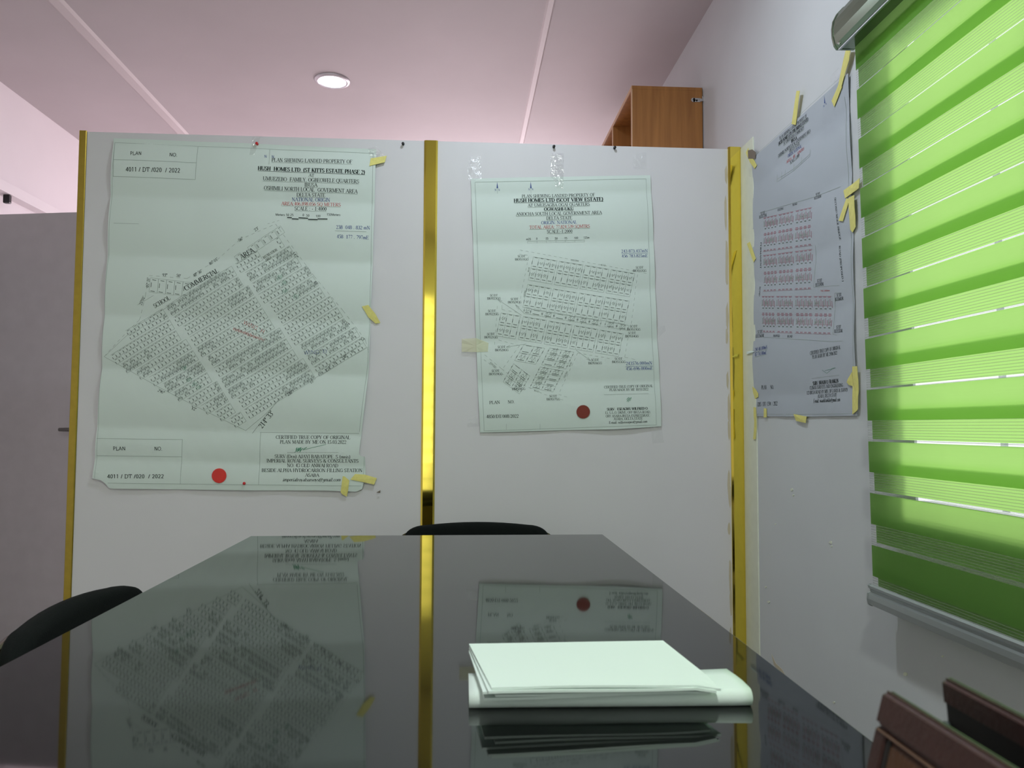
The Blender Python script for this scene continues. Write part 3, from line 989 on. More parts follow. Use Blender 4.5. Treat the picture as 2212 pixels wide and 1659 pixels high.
class Print:
    """flat print on one sheet: collects quads per ink, measured on the photograph, laid on the sheet's own surface"""

    def __init__(self, sheet, place, relief):
        self.sheet, self.place, self.relief, self.ink = sheet, place, relief, {}

    def pt(self, x, y):
        return self.place(x, y, self.relief(x, y) + 0.0005)

    def quad(self, layer, ps):
        v, f = self.ink.setdefault(layer, ([], []))
        b = len(v)
        v += [self.pt(*p) for p in ps]
        f.append(tuple(range(b, b + len(ps))))

    def line(self, layer, x0, y0, x1, y1, wd=0.8, dash=None):
        d = math.hypot(x1 - x0, y1 - y0)
        if d < 1e-6:
            return
        n = max(1, int(d / (dash or 10)))
        ux, uy = (x1 - x0) / d, (y1 - y0) / d
        nx, ny = -uy * wd / 2, ux * wd / 2
        for i in range(n):
            if dash and i % 2:
                continue
            a, b = d * i / n, d * (i + 1) / n
            ax, ay, bx_, by = x0 + ux * a, y0 + uy * a, x0 + ux * b, y0 + uy * b
            self.quad(layer, [(ax + nx, ay + ny), (bx_ + nx, by + ny), (bx_ - nx, by - ny), (ax - nx, ay - ny)])

    def poly(self, layer, pts, wd=.8, dash=None):
        for a, b in zip(pts, pts[1:]):
            self.line(layer, *a, *b, wd, dash)

    def text(self, layer, s, x0, y0, x1, y1, h, style='serif', under=False, upright=False, italic=0.0):
        gl = [(None if c == ' ' else glyph_quads(c, style)) for c in s]
        tr = .03
        W = sum((.34 if g is None else g[0] + tr) for g in gl)
        d = math.hypot(x1 - x0, y1 - y0)
        ex, ey = (x1 - x0) / W, (y1 - y0) / W
        if upright:
            ux, uy = 0.0, -h
        else:
            ux, uy = (y1 - y0) / d * h, -(x1 - x0) / d * h
        pen = 0.0
        for g in gl:
            if g is None:
                pen += .34
                continue
            for q in g[1]:
                self.quad(layer, [(x0 + (pen + a + italic * b) * ex + b * ux, y0 + (pen + a + italic * b) * ey + b * uy) for a, b in q])
            pen += g[0] + tr
        if under:
            o = 0.22
            self.line('grey' if under == 1 else layer, x0 - ux * o, y0 - uy * o, x1 - ux * o, y1 - uy * o, .7)

    def scribble(self, layer, x, y, r, n, wd=.6, lean=-0.5):
        px, py = x - r, y
        for i in range(n):
            qx = x - r + 2 * r * (i + 1) / n + random.uniform(-.2, .2) * r
            qy = y + (r if i % 2 else -r) * random.uniform(.5, 1.1)
            self.line(layer, px, py, qx + lean * (qy - y), qy, wd)
            px, py = qx + lean * (qy - y), qy

    def seal(self, layer, cx, cy, r, n=36):
        pts = []
        for i in range(n * 2):
            a = math.pi * i / n
            rr = r * (1.0 if i % 2 else .93)
            pts.append((cx + rr * math.cos(a), cy + rr * math.sin(a)))
        v, f = self.ink.setdefault(layer, ([], []))
        b = len(v)
        v += [self.place(x, y, self.relief(x, y) + .0022) for x, y in pts] + [self.place(x, y, self.relief(x, y) + .0004) for x, y in pts]
        m = len(pts)
        f.append(tuple(range(b, b + m)))
        for k in range(m):
            f.append((b + k, b + (k + 1) % m, b + m + (k + 1) % m, b + m + k))

    def done(self, names):
        for layer, (v, f) in self.ink.items():
            nm, mk = names[layer]
            o = pydata(nm, v, f, M[mk], self.sheet)
            if 'seal' not in layer:
                o['kind'] = 'stuff'


def edge_at(poly, t, vertical):
    k = 1 if vertical else 0
    L = [0.0]
    for a, b in zip(poly, poly[1:]):
        L.append(L[-1] + math.hypot(b[0] - a[0], b[1] - a[1]))
    q = t * L[-1]
    for i in range(len(poly) - 1):
        if q <= L[i + 1] or i == len(poly) - 2:
            u = (q - L[i]) / max(1e-9, L[i + 1] - L[i])
            return (poly[i][0] + u * (poly[i + 1][0] - poly[i][0]), poly[i][1] + u * (poly[i + 1][1] - poly[i][1]))


def sheet(name, place, relief, top, right, bottom, left, nx, ny, m):
    """Coons patch of paper between four edge lines measured on the photograph"""
    V, Fc = [], []
    c00, c10, c11, c01 = top[0], top[-1], bottom[-1], bottom[0]
    for j in range(ny + 1):
        t = j / ny
        Lp, Rp = edge_at(left, t, 1), edge_at(right, t, 1)
        for i in range(nx + 1):
            s = i / nx
            Tp, Bp = edge_at(top, s, 0), edge_at(bottom, s, 0)
            p = [(1 - t) * Tp[q] + t * Bp[q] + (1 - s) * Lp[q] + s * Rp[q] - ((1 - s) * (1 - t) * c00[q] + s * (1 - t) * c10[q] + s * t * c11[q] + (1 - s) * t * c01[q]) for q in (0, 1)]
            V.append(place(p[0], p[1], relief(p[0], p[1])))
    for j in range(ny):
        for i in range(nx):
            a = j * (nx + 1) + i
            Fc.append((a, a + 1, a + nx + 2, a + nx + 1))
    return pydata(name, V, Fc, m, None, True)


def crease(folds, v, rise):
    """panels of a sheet that was folded: each one bulges a little between its two folds; returns metres"""
    for a, b in zip(folds, folds[1:]):
        if a <= v < b:
            return rise * math.sin(math.pi * (v - a) / (b - a)) * ((b - a) / (folds[-1] - folds[0])) * (len(folds) - 1) * .5
    return 0.0


def crumple(x, y):
    return (math.sin(x * .045 + y * .031) + math.sin(x * .021 - y * .052 + 1.3) + .6 * math.sin(x * .11 + y * .07) + .4 * math.sin(x * .19 - y * .13))


# ---- plan 1, left panel
def rel1(x, y):
    yy = y - (x - 500) * 0.03
    h = 0.0022 + crease([290, 318, 432, 560, 690, 803, 932, 1000, 1075], yy, 0.0145) + crease([200, 428, 625, 815], x + (y - 300) * .04, 0.0065)
    amp = 0.00010 + 0.00035 * max(0, min(1, (y - 820) / 120))
    h += amp * crumple(x, y)
    if y > 1000 and x < 260:
        h += 0.004 * ((y - 1000) / 60) * ((260 - x) / 60)
    return max(.0012, h)


p1 = sheet('survey_plan', on_partition, rel1, [(247, 300), (430, 307), (560, 312), (700, 319), (813, 323)],
           [(813, 323), (806, 560), (801, 690), (797, 800), (786, 900), (776, 980), (777, 984), (789, 987), (790, 1030), (783, 1056)],
           [(203, 1033), (222, 1037), (232, 1045), (239, 1055), (400, 1057), (560, 1059), (700, 1059), (770, 1062), (783, 1056)],
           [(247, 300), (240, 430), (231, 620), (222, 800), (211, 930), (203, 1033)], 96, 130, M['paper'])
tag(p1, 'largest creased survey plan, with a bright red seal, on the left panel', 'survey plan', 'survey plans on the walls')
P = Print(p1, on_partition, rel1)


def frame(ox, oy, k):
    def f(*v):
        return [(ox + q / k) if i % 2 == 0 else (oy + q / k) for i, q in enumerate(v)]
    return f


a1, a2 = frame(180, 270, 3.3015), frame(180, 660, 3.3015)


def T(fr, k, layer, s, x0, y0, x1, y1, h, **kw):
    P.text(layer, s, *fr(x0, y0, x1, y1), h / k, **kw)


K1 = 3.3015
for q in ((230, 130, 820, 155), (820, 155, 2068, 206), (228, 255, 812, 276), (225, 375, 806, 396), (820, 155, 806, 396), (230, 130, 225, 378), (230, 708, 410, 714), (1333, 180, 1330, 290), (1800, 762, 2022, 768)):
    P.line('grey', *a1(*q), .8)
P.poly('grey', [tuple(a1(*q)) for q in ((2068, 206), (2055, 900), (2045, 1380))] + [tuple(a2(2030, 420)), tuple(a2(1970, 900))], .8)
P.poly('grey', [tuple(a1(230, 130)), tuple(a1(190, 900)), tuple(a1(155, 1380)), tuple(a2(110, 950)), tuple(a2(92, 1230))], .6)
for q in ((105, 948, 712, 955), (100, 1070, 707, 1078), (712, 955, 697, 1270), (185, 1265, 1300, 1278), (1300, 1278, 1985, 1285), (1268, 905, 1256, 1278), (1262, 905, 1968, 912), (2005, 1075, 1998, 1280)):
    P.line('grey', *a2(*q), .8)
for s_, *q in (('PLAN', 344, 222, 426, 222, 25), ('NO.', 622, 231, 680, 232, 25), ('4011 / DT /020  / 2022', 316, 340, 702, 348, 30)):
    T(a1, K1, 'black', s_, *q, style='sans')
T(a1, K1, 'blue', 'N', 1296, 240, 1314, 240, 20, style='sans')
T(a1, K1, 'blue', 'N', 1348, 242, 1366, 242, 20, style='sans')
for s_, *q in (('PLAN SHEWING LANDED PROPERTY OF', 1348, 268, 1920, 282, 26), ('UMUEZEBO  FAMILY, OGBEOWELE QUARTERS', 1288, 402, 1970, 424, 26), ('OSHIMILI NORTH LOCAL  GOVERMENT AREA', 1294, 467, 1958, 493, 26), ('SCALE : - 1:4000', 1510, 612, 1738, 617, 26), ('DELTA STATE', 1524, 513, 1728, 518, 24), ('IBUSA', 1582, 446, 1674, 449, 25)):
    T(a1, K1, 'black', s_, *q, under=1)
T(a1, K1, 'black', 'HUSH  HOMES LTD. (ST KITTS ESTATE PHASE 2)', 1252, 330, 2012, 358, 27, style='bold', under=2)
T(a1, K1, 'black', 'AT', 1612, 378, 1652, 380, 22)
T(a1, K1, 'blue', 'NATIONAL ORIGIN', 1490, 546, 1762, 551, 25)
T(a1, K1, 'red', 'AREA:406,898.056 SQ METERS', 1414, 574, 1838, 585, 25, under=1)
for s_, *q in (('Meters 50 25', 1376, 652, 1504, 655, 16), ('0', 1568, 656, 1580, 656, 16), ('50', 1594, 660, 1618, 660, 16), ('100', 1662, 664, 1697, 664, 16), ('150Meters', 1740, 653, 1838, 655, 17)):
    T(a1, K1, 'black', s_, *q, style='sans')
for q in ((1458, 665, 1492, 667), (1492, 675, 1540, 678), (1540, 668, 1608, 672), (1608, 680, 1676, 682), (1676, 677, 1746, 678)):
    P.line('black', *a1(*q), 2.0)
    P.line('grey', *a1(q[0], q[1] + 8, q[2], q[3] + 8), .5)
for s_, *q in (('238  048 . 832 mN', 1808, 748, 2048, 752, 25), ('458  177 . 797mE', 1812, 814, 2038, 822, 25)):
    T(a1, K1, 'blue', s_, *q)
for s_, *q in (("23'", 1234, 768, 1262, 748, 20), ("56°", 1120, 840, 1152, 820, 20), ("46° 01'", 908, 1005, 968, 964, 22), ("48° 56'", 798, 1090, 857, 1052, 22), ("93°", 574, 1084, 610, 1085, 20), ("50'", 672, 1088, 704, 1090, 20), ("05° 21'", 480, 1165, 488, 1095, 20), ("25°01'", 425, 1290, 455, 1232, 20), ("142°", 1490, 920, 1522, 958, 22), ("41'", 1648, 1128, 1668, 1150, 20)):
    T(a1, K1, 'black', s_, *q)
for s_, *q in (('COMMERCIAL', 742, 1188, 978, 1052, 34), ('AREA', 1132, 962, 1228, 908, 34), ('RECREATION', 1290, 958, 1390, 898, 17), ('AREA', 1304, 976, 1348, 950, 16), ('SCHOOL', 520, 1310, 634, 1246, 30)):
    T(a1, K1, 'black', s_, *q)
for s_, *q in (("133°", 1854, 122, 1892, 150, 20), ("53'", 1976, 243, 2003, 258, 20), ("16'", 1918, 344, 1940, 330, 18), ("238°", 1852, 390, 1890, 364, 20), ("29'", 1795, 428, 1815, 412, 18), ("224°", 1738, 474, 1776, 442, 20), ("15'", 1627, 560, 1650, 544, 20), ("238°", 1466, 647, 1505, 622, 20), ("296°", 540, 612, 586, 634, 20), ("12'", 778, 740, 812, 752, 20), ("214° 33'", 1278, 878, 1368, 768, 34)):
    T(a2, K1, 'black', s_, *q)
T(a2, K1, 'blue', 'WING', 1578, 352, 1690, 348, 28, style='hand')
T(a2, K1, 'blue', 'O', 1715, 344, 1742, 343, 28, style='hand')
T(a2, K1, 'red', 'WING  H', 1142, 130, 1292, 205, 28, style='hand')
for q in range(11):
    P.scribble('red', *a2(1085 + q * 20, 172 + q * 7.5), 3.6, 5, .55)
for q in ((720, 445), (760, 530), (800, 560), (830, 580)):
    P.scribble('green', *a2(*q), 5.5, 6, .6)
for q in ((1405, 1090), (1440, 1130), (1445, 1190), (1520, 1230)):
    P.scribble('green', *a1(*q), 6.5, 8, .5)
for s_, *q in (('PLAN', 222, 1032, 312, 1032, 26), ('NO.', 516, 1033, 574, 1033, 26), ('4011 / DT /020  / 2022', 182, 1230, 584, 1230, 27)):
    T(a2, K1, 'black', s_, *q, style='sans')
for s_, *q in (('CERTIFIED TRUE COPY OF ORIGINAL', 1376, 950, 1906, 952, 24), ('PLAN MADE BY ME ON 15.03.2022', 1406, 984, 1878, 985, 24), ('SURV.(Dcn) AJAYI BABATOPE .S (mnis)', 1368, 1086, 1908, 1090, 24), ('IMPERIAL ROYAL SURVEYS & CONSULTANTS', 1310, 1118, 1964, 1120, 24), ('NO. 43 OLD ANWAI ROAD', 1456, 1151, 1820, 1153, 24), ('BESIDE ALPHA HYDROCARBON FILLING STATION', 1276, 1186, 1992, 1187, 24), ('ASABA', 1586, 1219, 1686, 1220, 22)):
    T(a2, K1, 'black', s_, *q)
T(a2, K1, 'black', 'imperialroyalsurveys@gmail.com', 1426, 1252, 1838, 1252, 24, italic=.2)
P.line('black', *a2(1460, 1048, 1822, 1048), .7, dash=1.2)
P.scribble('green', *a2(1540, 1025), 6, 9, 1.2)
P.poly('green', [tuple(a2(*q)) for q in ((1510, 1045), (1600, 1010), (1570, 1030), (1640, 1012), (1735, 990))], .8)
P.seal('seal', *a2(976, 1212), 16.2)

# lots of plan 1: strips of double lots running up to the right between the plan's boundaries
E1 = [(592, 491), (640, 548), (700, 627), (742, 683), (802, 752)]              # north-east side
S1 = [(232, 775), (262, 792), (345, 838), (420, 877), (480, 905), (532, 928)]   # south-west side
U = (.852, -.523)


def cut(p, seg_a, seg_b):
    """distance along U from p to a segment, or None"""
    dx, dy = seg_b[0] - seg_a[0], seg_b[1] - seg_a[1]
    det = U[0] * -dy + dx * U[1]
    if abs(det) < 1e-9:
        return None
    rx, ry = seg_a[0] - p[0], seg_a[1] - p[1]
    t = (rx * -dy + dx * ry) / det
    s = (U[0] * ry - U[1] * rx) / det
    return t if (-1e-6 <= s <= 1 + 1e-6 and t > 1) else None


LIM = E1 + [(745, 787), (690, 815), (610, 858), (545, 930)]
TOPB = [(232, 772), (303, 690), (318, 660), (400, 652), (470, 600), (592, 491)]
rows = []
nrm = (.523, .852)


def at_nd(nd, along):
    """point at signed distance nd across the strips and 'along' them, from the west tip"""
    return (232 + nrm[0] * nd + U[0] * along, 775 + nrm[1] * nd + U[1] * along)


def inside(x, y, poly):
    c = False
    for (ax, ay), (bx_, by) in zip(poly, poly[1:] + poly[:1]):
        if (ay > y) != (by > y) and x < (bx_ - ax) * (y - ay) / (by - ay) + ax:
            c = not c
    return c


BODY = [(234, 774), (303, 700), (345, 680), (405, 642), (470, 600), (500, 588), (560, 545), (610, 520), (640, 552), (700, 632), (745, 690), (792, 748), (745, 782), (690, 812), (630, 845), (600, 862), (560, 905), (536, 924), (480, 902), (420, 874), (345, 835), (262, 790)]
BLANK = [[(560, 552), (598, 530), (612, 549), (574, 572)]]
LOT, DEP, ROAD = 9.2, 11.6, 4.6
nd = -84.0
row = 0
while nd < 300:
    along = -80.0
    cross = [(-20 + row * 2.6) + q * 178 for q in range(-1, 6)]
    while along < 640:
        along += LOT
        mid = at_nd(nd + DEP, along + LOT / 2)
        if any(abs(along + LOT / 2 - c) < 6.5 for c in cross):
            continue
        if not inside(*mid, BODY) or any(inside(*mid, z) for z in BLANK):
            continue
        hatch = (math.sin(along * .021 + row * 1.7) + math.sin(along * .013 - row * .9)) > .25
        for half in (0, 1):
            n0 = nd + half * DEP
            q = [at_nd(n0, along), at_nd(n0, along + LOT), at_nd(n0 + DEP, along + LOT), at_nd(n0 + DEP, along)]
            P.line('grid', *q[0], *q[1], .62)
            P.line('grid', *q[1], *q[2], .62)
            if half:
                P.line('grid', *q[3], *q[2], .62)
            c = at_nd(n0 + DEP * .5, along + LOT * .12)
            e = at_nd(n0 + DEP * .88, along + LOT * .12)
            P.line('dash', *c, *e, 1.5)
            if random.random() < .8:
                c = at_nd(n0 + DEP * .16, along + LOT * .3)
                e = at_nd(n0 + DEP * .16, along + LOT * .8)
                P.line('dash', *c, *e, 1.1)
            if hatch and random.random() < .75:
                m_ = at_nd(n0 + DEP * .5, along + LOT * .5)
                P.scribble('pencil', *m_, 3.6, 6, .8)
    row += 1
    nd += 2 * DEP + ROAD
# commercial strip, school lots and boundaries
for i in range(14):
    t = i / 13
    x, y = 405 + 190 * t, 622 - 124 * t
    if 3 < i < 7 or i == 8:
        continue
    q = [(x, y), (x + 12.5, y - 8.2), (x + 22, y + 6), (x + 9.5, y + 14)]
    if y > 600:
        continue
    for k in range(4):
        P.line('grid', *q[k], *q[(k + 1) % 4], .6)
    P.line('dash', q[0][0] + 5, q[0][1] + 3, q[0][0] + 10, q[0][1] + 10, 1.4)
    P.line('dash', q[0][0] + 8, q[0][1] - 2, q[0][0] + 12, q[0][1] - 5, 1.0)
for i in range(5):
    x = 329 + i * 17.4
    y = 602 + i * 2
    q = [(x, y), (x + 17, y + 2), (x + 14, y + 33), (x - 3, y + 30)]
    for k in range(4):
        P.line('grid', *q[k], *q[(k + 1) % 4], .6)
    P.line('dash', x + 2, y + 10, x + 1, y + 20, 1.4)
    P.line('dash', x + 4, y + 4, x + 12, y + 5.5, 1.3)
    P.line('dash', x + 0, y + 28, x + 9, y + 29.5, 1.3)
P.poly('grid', [(228, 771), (303, 692), (318, 640), (326, 597), (407, 603), (470, 562), (520, 520), (597, 486)], .7, dash=7)
P.poly('grid', [(580, 486), (605, 478)], .6, dash=5)
P.poly('grid', [(597, 486), (622, 520), (680, 598), (742, 672), (790, 735), (797, 762)], .7, dash=7)
P.poly('grid', [(228, 771), (345, 836), (420, 875), (532, 930), (575, 895), (612, 857)], .7)
P.poly('grid', [(612, 857), (700, 806), (797, 750)], .6)
P.poly('grid', [(546, 936), (606, 860)], .9)
P.poly('grid', [(232, 768), (306, 700), (344, 676), (404, 640), (464, 602), (500, 585)], .6)
P.poly('grid', [(300, 660), (335, 640)], .6)
P.poly('pencil', [(470, 745), (500, 728), (550, 700)], .7)
NAMES = {'black': ('black_lettering', 'black'), 'grey': ('border_lines', 'grey'), 'blue': ('blue_lettering', 'blue'), 'red': ('red_lettering', 'red'), 'green': ('green_handwriting', 'green'), 'grid': ('lot_grid', 'grey'), 'dash': ('lot_numbers', 'dash'), 'pencil': ('pencil_hatching', 'pencil'), 'seal': ('wax_seal', 'seal'), 'seal2': ('wax_seal', 'seal2'), 'palered': ('red_lot_grid', 'palered')}
P.done(NAMES)


# ---- plan 2, right panel
def rel2(x, y):
    h = 0.002 + crease([370, 418, 525, 627, 736, 826, 940], y + (x - 1215) * .012, 0.0125) + crease([1000, 1215, 1440], x, 0.005) + 0.00012 * crumple(x, y)
    if x > 1250 and y > 880:
        h += .003 * ((y - 880) / 50) * min(1, (x - 1250) / 60) * max(0, min(1, (1420 - x) / 60))
    return max(.0012, h)


p2 = sheet('survey_plan', on_partition, rel2, [(1017, 387), (1200, 383), (1404, 379.5)], [(1404, 379.5), (1411, 520), (1417, 700), (1424, 820), (1427.5, 921)],
           [(1037, 934.5), (1230, 929), (1330, 927), (1427.5, 921)], [(1017, 387), (1022, 530), (1027, 700), (1032, 830), (1037, 934.5)], 66, 90, M['paper'])
tag(p2, 'medium survey plan with a maroon seal, on the right panel of the white partition', 'survey plan', 'survey plans on the walls')
P = Print(p2, on_partition, rel2)
a3, a4 = frame(980, 300, 4.6083), frame(980, 600, 4.6083)
K2 = 4.6083
P.poly('grey', [tuple(a3(*q)) for q in ((213, 437), (1020, 422), (1910, 403), (1925, 700), (1940, 1100), (1955, 1659))] + [tuple(a4(*q)) for q in ((1970, 600), (2000, 1200), (2012, 1465), (1300, 1490), (303, 1525), (280, 1000), (250, 200))] + [tuple(a3(240, 1200)), tuple(a3(213, 437))], .7)
for x in (433, 766):
    P.quad('blue', [a3(x - 1, 432), a3(x + 9, 497), a3(x - 7, 497)])
    P.line('grey', *a3(x, 497, x + 3, 548), .5)
for s_, *q in (('N', 408, 522, 424, 522, 18), ('N', 444, 522, 460, 522, 18), ('N', 742, 516, 758, 516, 18), ('N', 776, 515, 792, 515, 18)):
    T(a3, K2, 'blue', s_, *q)
for s_, *q in (('PLAN SHEWING LANDED PROPERTY OF', 678, 590, 1404, 574, 30), ('AT UMUISAGBA OGAI QUARTERS', 736, 684, 1352, 670, 30), ('ANIOCHA SOUTH LOCAL GOVERNMENT AREA', 620, 774, 1470, 756, 31), ('DELTA STATE', 920, 812, 1176, 806, 30), ('SCALE:-1:2000', 926, 943, 1180, 938, 29)):
    T(a3, K2, 'black', s_, *q, under=1)
T(a3, K2, 'black', 'HUSH HOMES LTD (SCOT VIEW ESTATE)', 598, 638, 1486, 622, 35, style='bold', under=2)
T(a3, K2, 'black', 'OGWASHI-UKU', 898, 721, 1190, 717, 29, style='bold', under=1)
T(a3, K2, 'blue', 'ORIGIN: NATIONAL', 870, 857, 1224, 850, 30)
T(a3, K2, 'red', 'TOTAL AREA: 77,824.539 SQMTRS', 752, 902, 1352, 890, 30, under=1)
for s_, *q in (('m25', 720, 1012, 770, 1010, 19), ('0', 820, 1007, 834, 1007, 19), ('25', 914, 1004, 942, 1004, 19), ('50', 1006, 1004, 1036, 1003, 19), ('75', 1100, 1003, 1130, 1002, 19), ('100', 1196, 1000, 1238, 998, 19), ('125m', 1290, 997, 1350, 995, 19)):
    T(a3, K2, 'black', s_, *q, style='sans')
P.line('grid', *a3(735, 1022, 1298, 1010), .6)
P.line('grid', *a3(735, 1040, 1298, 1028), .6)
for i in range(7):
    P.line('grid', *a3(735 + i * 94, 1018 - i * 2, 735 + i * 94, 1044 - i * 2), .6)
for s_, *q in (('243 873.437mN', 1664, 1138, 1928, 1132, 29), ('456 783.825mE', 1666, 1187, 1926, 1183, 29)):
    T(a3, K2, 'blue', s_, *q)
P.line('blue', *a3(1664, 1148, 1928, 1142), .6)
for fr, no, x, y in ((a3, '9511', 608, 1186), (a3, '9512', 1778, 1298), (a3, '9523', 334, 1572), (a3, '9524', 538, 1610), (a4, '9522', 314, 346), (a4, '9521', 304, 574), (a4, '9520', 410, 702), (a4, '9519', 350, 940), (a4, '9518', 578, 1088), (a4, '9517', 922, 1190), (a4, '9516', 1336, 832), (a4, '9515', 1570, 820), (a4, '9513', 1720, 498), (a4, '9514', 1704, 564)):
    T(fr, K2, 'black', 'SC/DT', x + 28, y, x + 103, y - 1, 22)
    T(fr, K2, 'black', 'BK' + no + 'GG', x, y + 31, x + 134, y + 30, 22)
for s_, *q in (('243576.000mN', 1708, 871, 1972, 865, 31), ('456 696.000mE', 1710, 923, 1978, 917, 31)):
    T(a4, K2, 'blue', s_, *q)
P.line('blue', *a4(1705, 886, 1975, 878), .6)
for s_, *q in (('CERTIFIED TRUE COPY OF ORIGINAL', 1494, 1102, 1980, 1088, 24), ('PLAN MADE BY ME 18/11/2022', 1546, 1130, 1934, 1122, 24), ('13, U.L.O. DRIVE, OFF IBUSA ROAD,', 1500, 1356, 1954, 1348, 24), ('OFF ASABA-IBUSA EXPRESSWAY,', 1508, 1390, 1948, 1382, 24), ('ASABA, DELTA STATE', 1586, 1418, 1874, 1412, 23), ('E-mail: willyeseagwu@gmail.com', 1540, 1454, 1922, 1442, 25), ('PLAN', 354, 1258, 460, 1254, 30), ('NO.', 538, 1252, 604, 1250, 30), ('4850/DT/008/2022', 324, 1398, 645, 1392, 32)):
    T(a4, K2, 'black', s_, *q)
T(a4, K2, 'black', 'SURV.  ESEAGWU WILFRED O.', 1520, 1322, 1930, 1312, 24, style='bold')
P.line('grey', *a4(1490, 1165, 1935, 1155), .6)
P.scribble('green', *a4(1735, 1215), 5, 6, .7)
for x in (523, 858):
    P.line('grey', *a4(x, 1455, x, 1512), .6)
P.seal('seal2', *a4(1284, 1335), 14.9)
for s_, *q in (('EXISTING', 1162, 1218, 1240, 1230, 15), ('ROAD', 1460, 1268, 1505, 1275, 15), ('ROAD', 748, 1330, 756, 1285, 15), ('EXISTING', 708, 1580, 718, 1510, 15)):
    T(a3, K2, 'dash', s_, *q)
for s_, *q in (('EXISTING', 358, 852, 420, 905, 15), ('ROAD', 798, 1130, 845, 1142, 15), ('ROAD', 1155, 888, 1175, 845, 15), ('EXISTING', 1105, 1000, 1135, 935, 15)):
    T(a4, K2, 'dash', s_, *q)


def block(o, u, v, nu, nv, du, dv, hatch=.5):
    """nu x nv lots from corner o along unit vectors u, v"""
    at = lambda a, b: (o[0] + u[0] * a + v[0] * b, o[1] + u[1] * a + v[1] * b)
    for j in range(nv + 1):
        P.line('grid', *at(0, j * dv), *at(nu * du, j * dv), .55)
    for i in range(nu + 1):
        P.line('grid', *at(i * du, 0), *at(i * du, nv * dv), .45)
    for j in range(nv):
        for i in range(nu + 1):
            P.line('dash', *at(i * du, (j + .35) * dv), *at(i * du, (j + .65) * dv), 1.3)
        for i in range(nu):
            P.line('dash', *at((i + .25) * du, (j + .04) * dv), *at((i + .75) * du, (j + .04) * dv), 1.0)
            P.line('dash', *at((i + .2) * du, (j + .8) * dv), *at((i + .8) * du, (j + .8) * dv), 1.2)
            if random.random() < hatch:
                P.scribble('pencil', *at((i + .5) * du, (j + .45) * dv), du * .3, 4, .7, -.6)


u2, v2 = (.987, .163), (-.21, .978)
for r, (x0, y0) in enumerate(((1151.5, 556), (1139.5, 615))):
    for c in range(4):
        ox = x0 + u2[0] * c * 56.5
        oy = y0 + u2[1] * c * 56.5
        block((ox, oy), u2, v2, 4, 2, 12.9, 25.5, .65)
block((1133, 665), u2, v2, 1, 1, 14, 13, .6)
for c in range(8):
    x0, y0 = 1147 + c * 25.4 + (8 if c > 5 else 0), 669.5 + c * 4.15 + (1.3 if c > 5 else 0)
    block((x0, y0), u2, v2, 1, 1, 24, 11, .7)
block((1082, 677), u2, v2, 3, 2, 13.9, 25, .5)
for c in range(4):
    block((1130 + c * 55.2, 684.5 + c * 9.6), u2, v2, 4, 2, 12.6, 25.2, .55)
v3 = (-.50, .866)
block((1131, 745), (.985, .17), v3, 2, 2, 23, 20, .7)
block((1109, 786), (.80, .6), v3, 2, 3, 22, 15, .8)
block((1187, 752), (.985, .17), (-.44, .9), 2, 3, 26.5, 13.5, .4)
block((1166, 793), (.985, .17), (-.44, .9), 2, 4, 25.5, 12.5, .6)
for pl in ([(1123, 541), (1160, 548), (1375, 588), (1402, 593)], [(1121, 550), (1145, 553)], [(1141, 556), (1118, 676)], [(1118, 676), (1084, 670), (1084, 660)], [(1074, 662), (1068, 745)], [(1077, 735), (1122, 747), (1087, 795)], [(1047, 767), (1083, 797), (1130, 832), (1175, 852), (1222, 866)], [(1045, 777), (1088, 810)], [(1247, 763), (1206, 852), (1224, 858)], [(1247, 763), (1322, 776)], [(1348, 772), (1356, 730)], [(1348, 772), (1370, 777)], [(1376, 594), (1362, 700)]):
    P.poly('grid', pl, .6, dash=6)
for q in ((438, 220, 672, 378), (612, 272, 690, 352), (520, 692, 722, 660), (1360, 830, 1215, 722)):
    P.line('grid', *a4(*q), .7)
    d = math.atan2(q[3] - q[1], q[2] - q[0])
    for s in (.25, -.25):
        P.line('grid', *a4(q[0], q[1], q[0] + 45 * math.cos(d + s), q[1] + 45 * math.sin(d + s)), .7)
P.done(NAMES)


# ---- plan 3, right wall
def rel3(x, y):
    f = y + (x - 1740) * .0
    lines = []
    # the creases run level along the wall, so they slope in the picture
    hz = EYE[2] + (sight(x, y) * (XR / sight(x, y)[0]))[2]
    h = 0.002 + crease([.70, 1.02, 1.12, 1.335, 1.50, 1.66, 1.83, 2.2], hz, .009) + 0.00018 * crumple(x * 2.2, y)
    if y > 800:
        h += 0.0006 * max(0, crumple(x * 3, y * 1.5)) * (y - 800) / 100
    return max(.0012, h)


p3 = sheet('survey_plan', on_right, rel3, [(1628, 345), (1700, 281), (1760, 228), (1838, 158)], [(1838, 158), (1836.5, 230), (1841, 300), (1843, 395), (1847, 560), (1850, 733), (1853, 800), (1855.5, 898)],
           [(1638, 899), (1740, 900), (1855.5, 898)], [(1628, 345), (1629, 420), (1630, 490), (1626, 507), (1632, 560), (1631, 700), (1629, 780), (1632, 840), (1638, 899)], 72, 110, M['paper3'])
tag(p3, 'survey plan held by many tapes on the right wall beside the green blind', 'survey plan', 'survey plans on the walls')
P = Print(p3, on_right, rel3)
a5, a6 = frame(1560, 120, 4.147), frame(1560, 500, 3.606)
K5, K6 = 4.147, 3.606
for s_, *q in (('PLAN SHEWING LANDED PROPERTY OF', 535, 755, 778, 548, 26), ('AT UMUISAGBA COMMUNITY', 566, 803, 750, 655, 26), ('OSHIMILI NORTH LOCAL GOVERNMENT AREA', 514, 915, 803, 682, 27), ('DELTA STATE', 612, 868, 705, 795, 26), ('SCALE: 1:2000', 617, 972, 703, 902, 26)):
    T(a5, K5, 'black', s_, *q, upright=True, under=1)
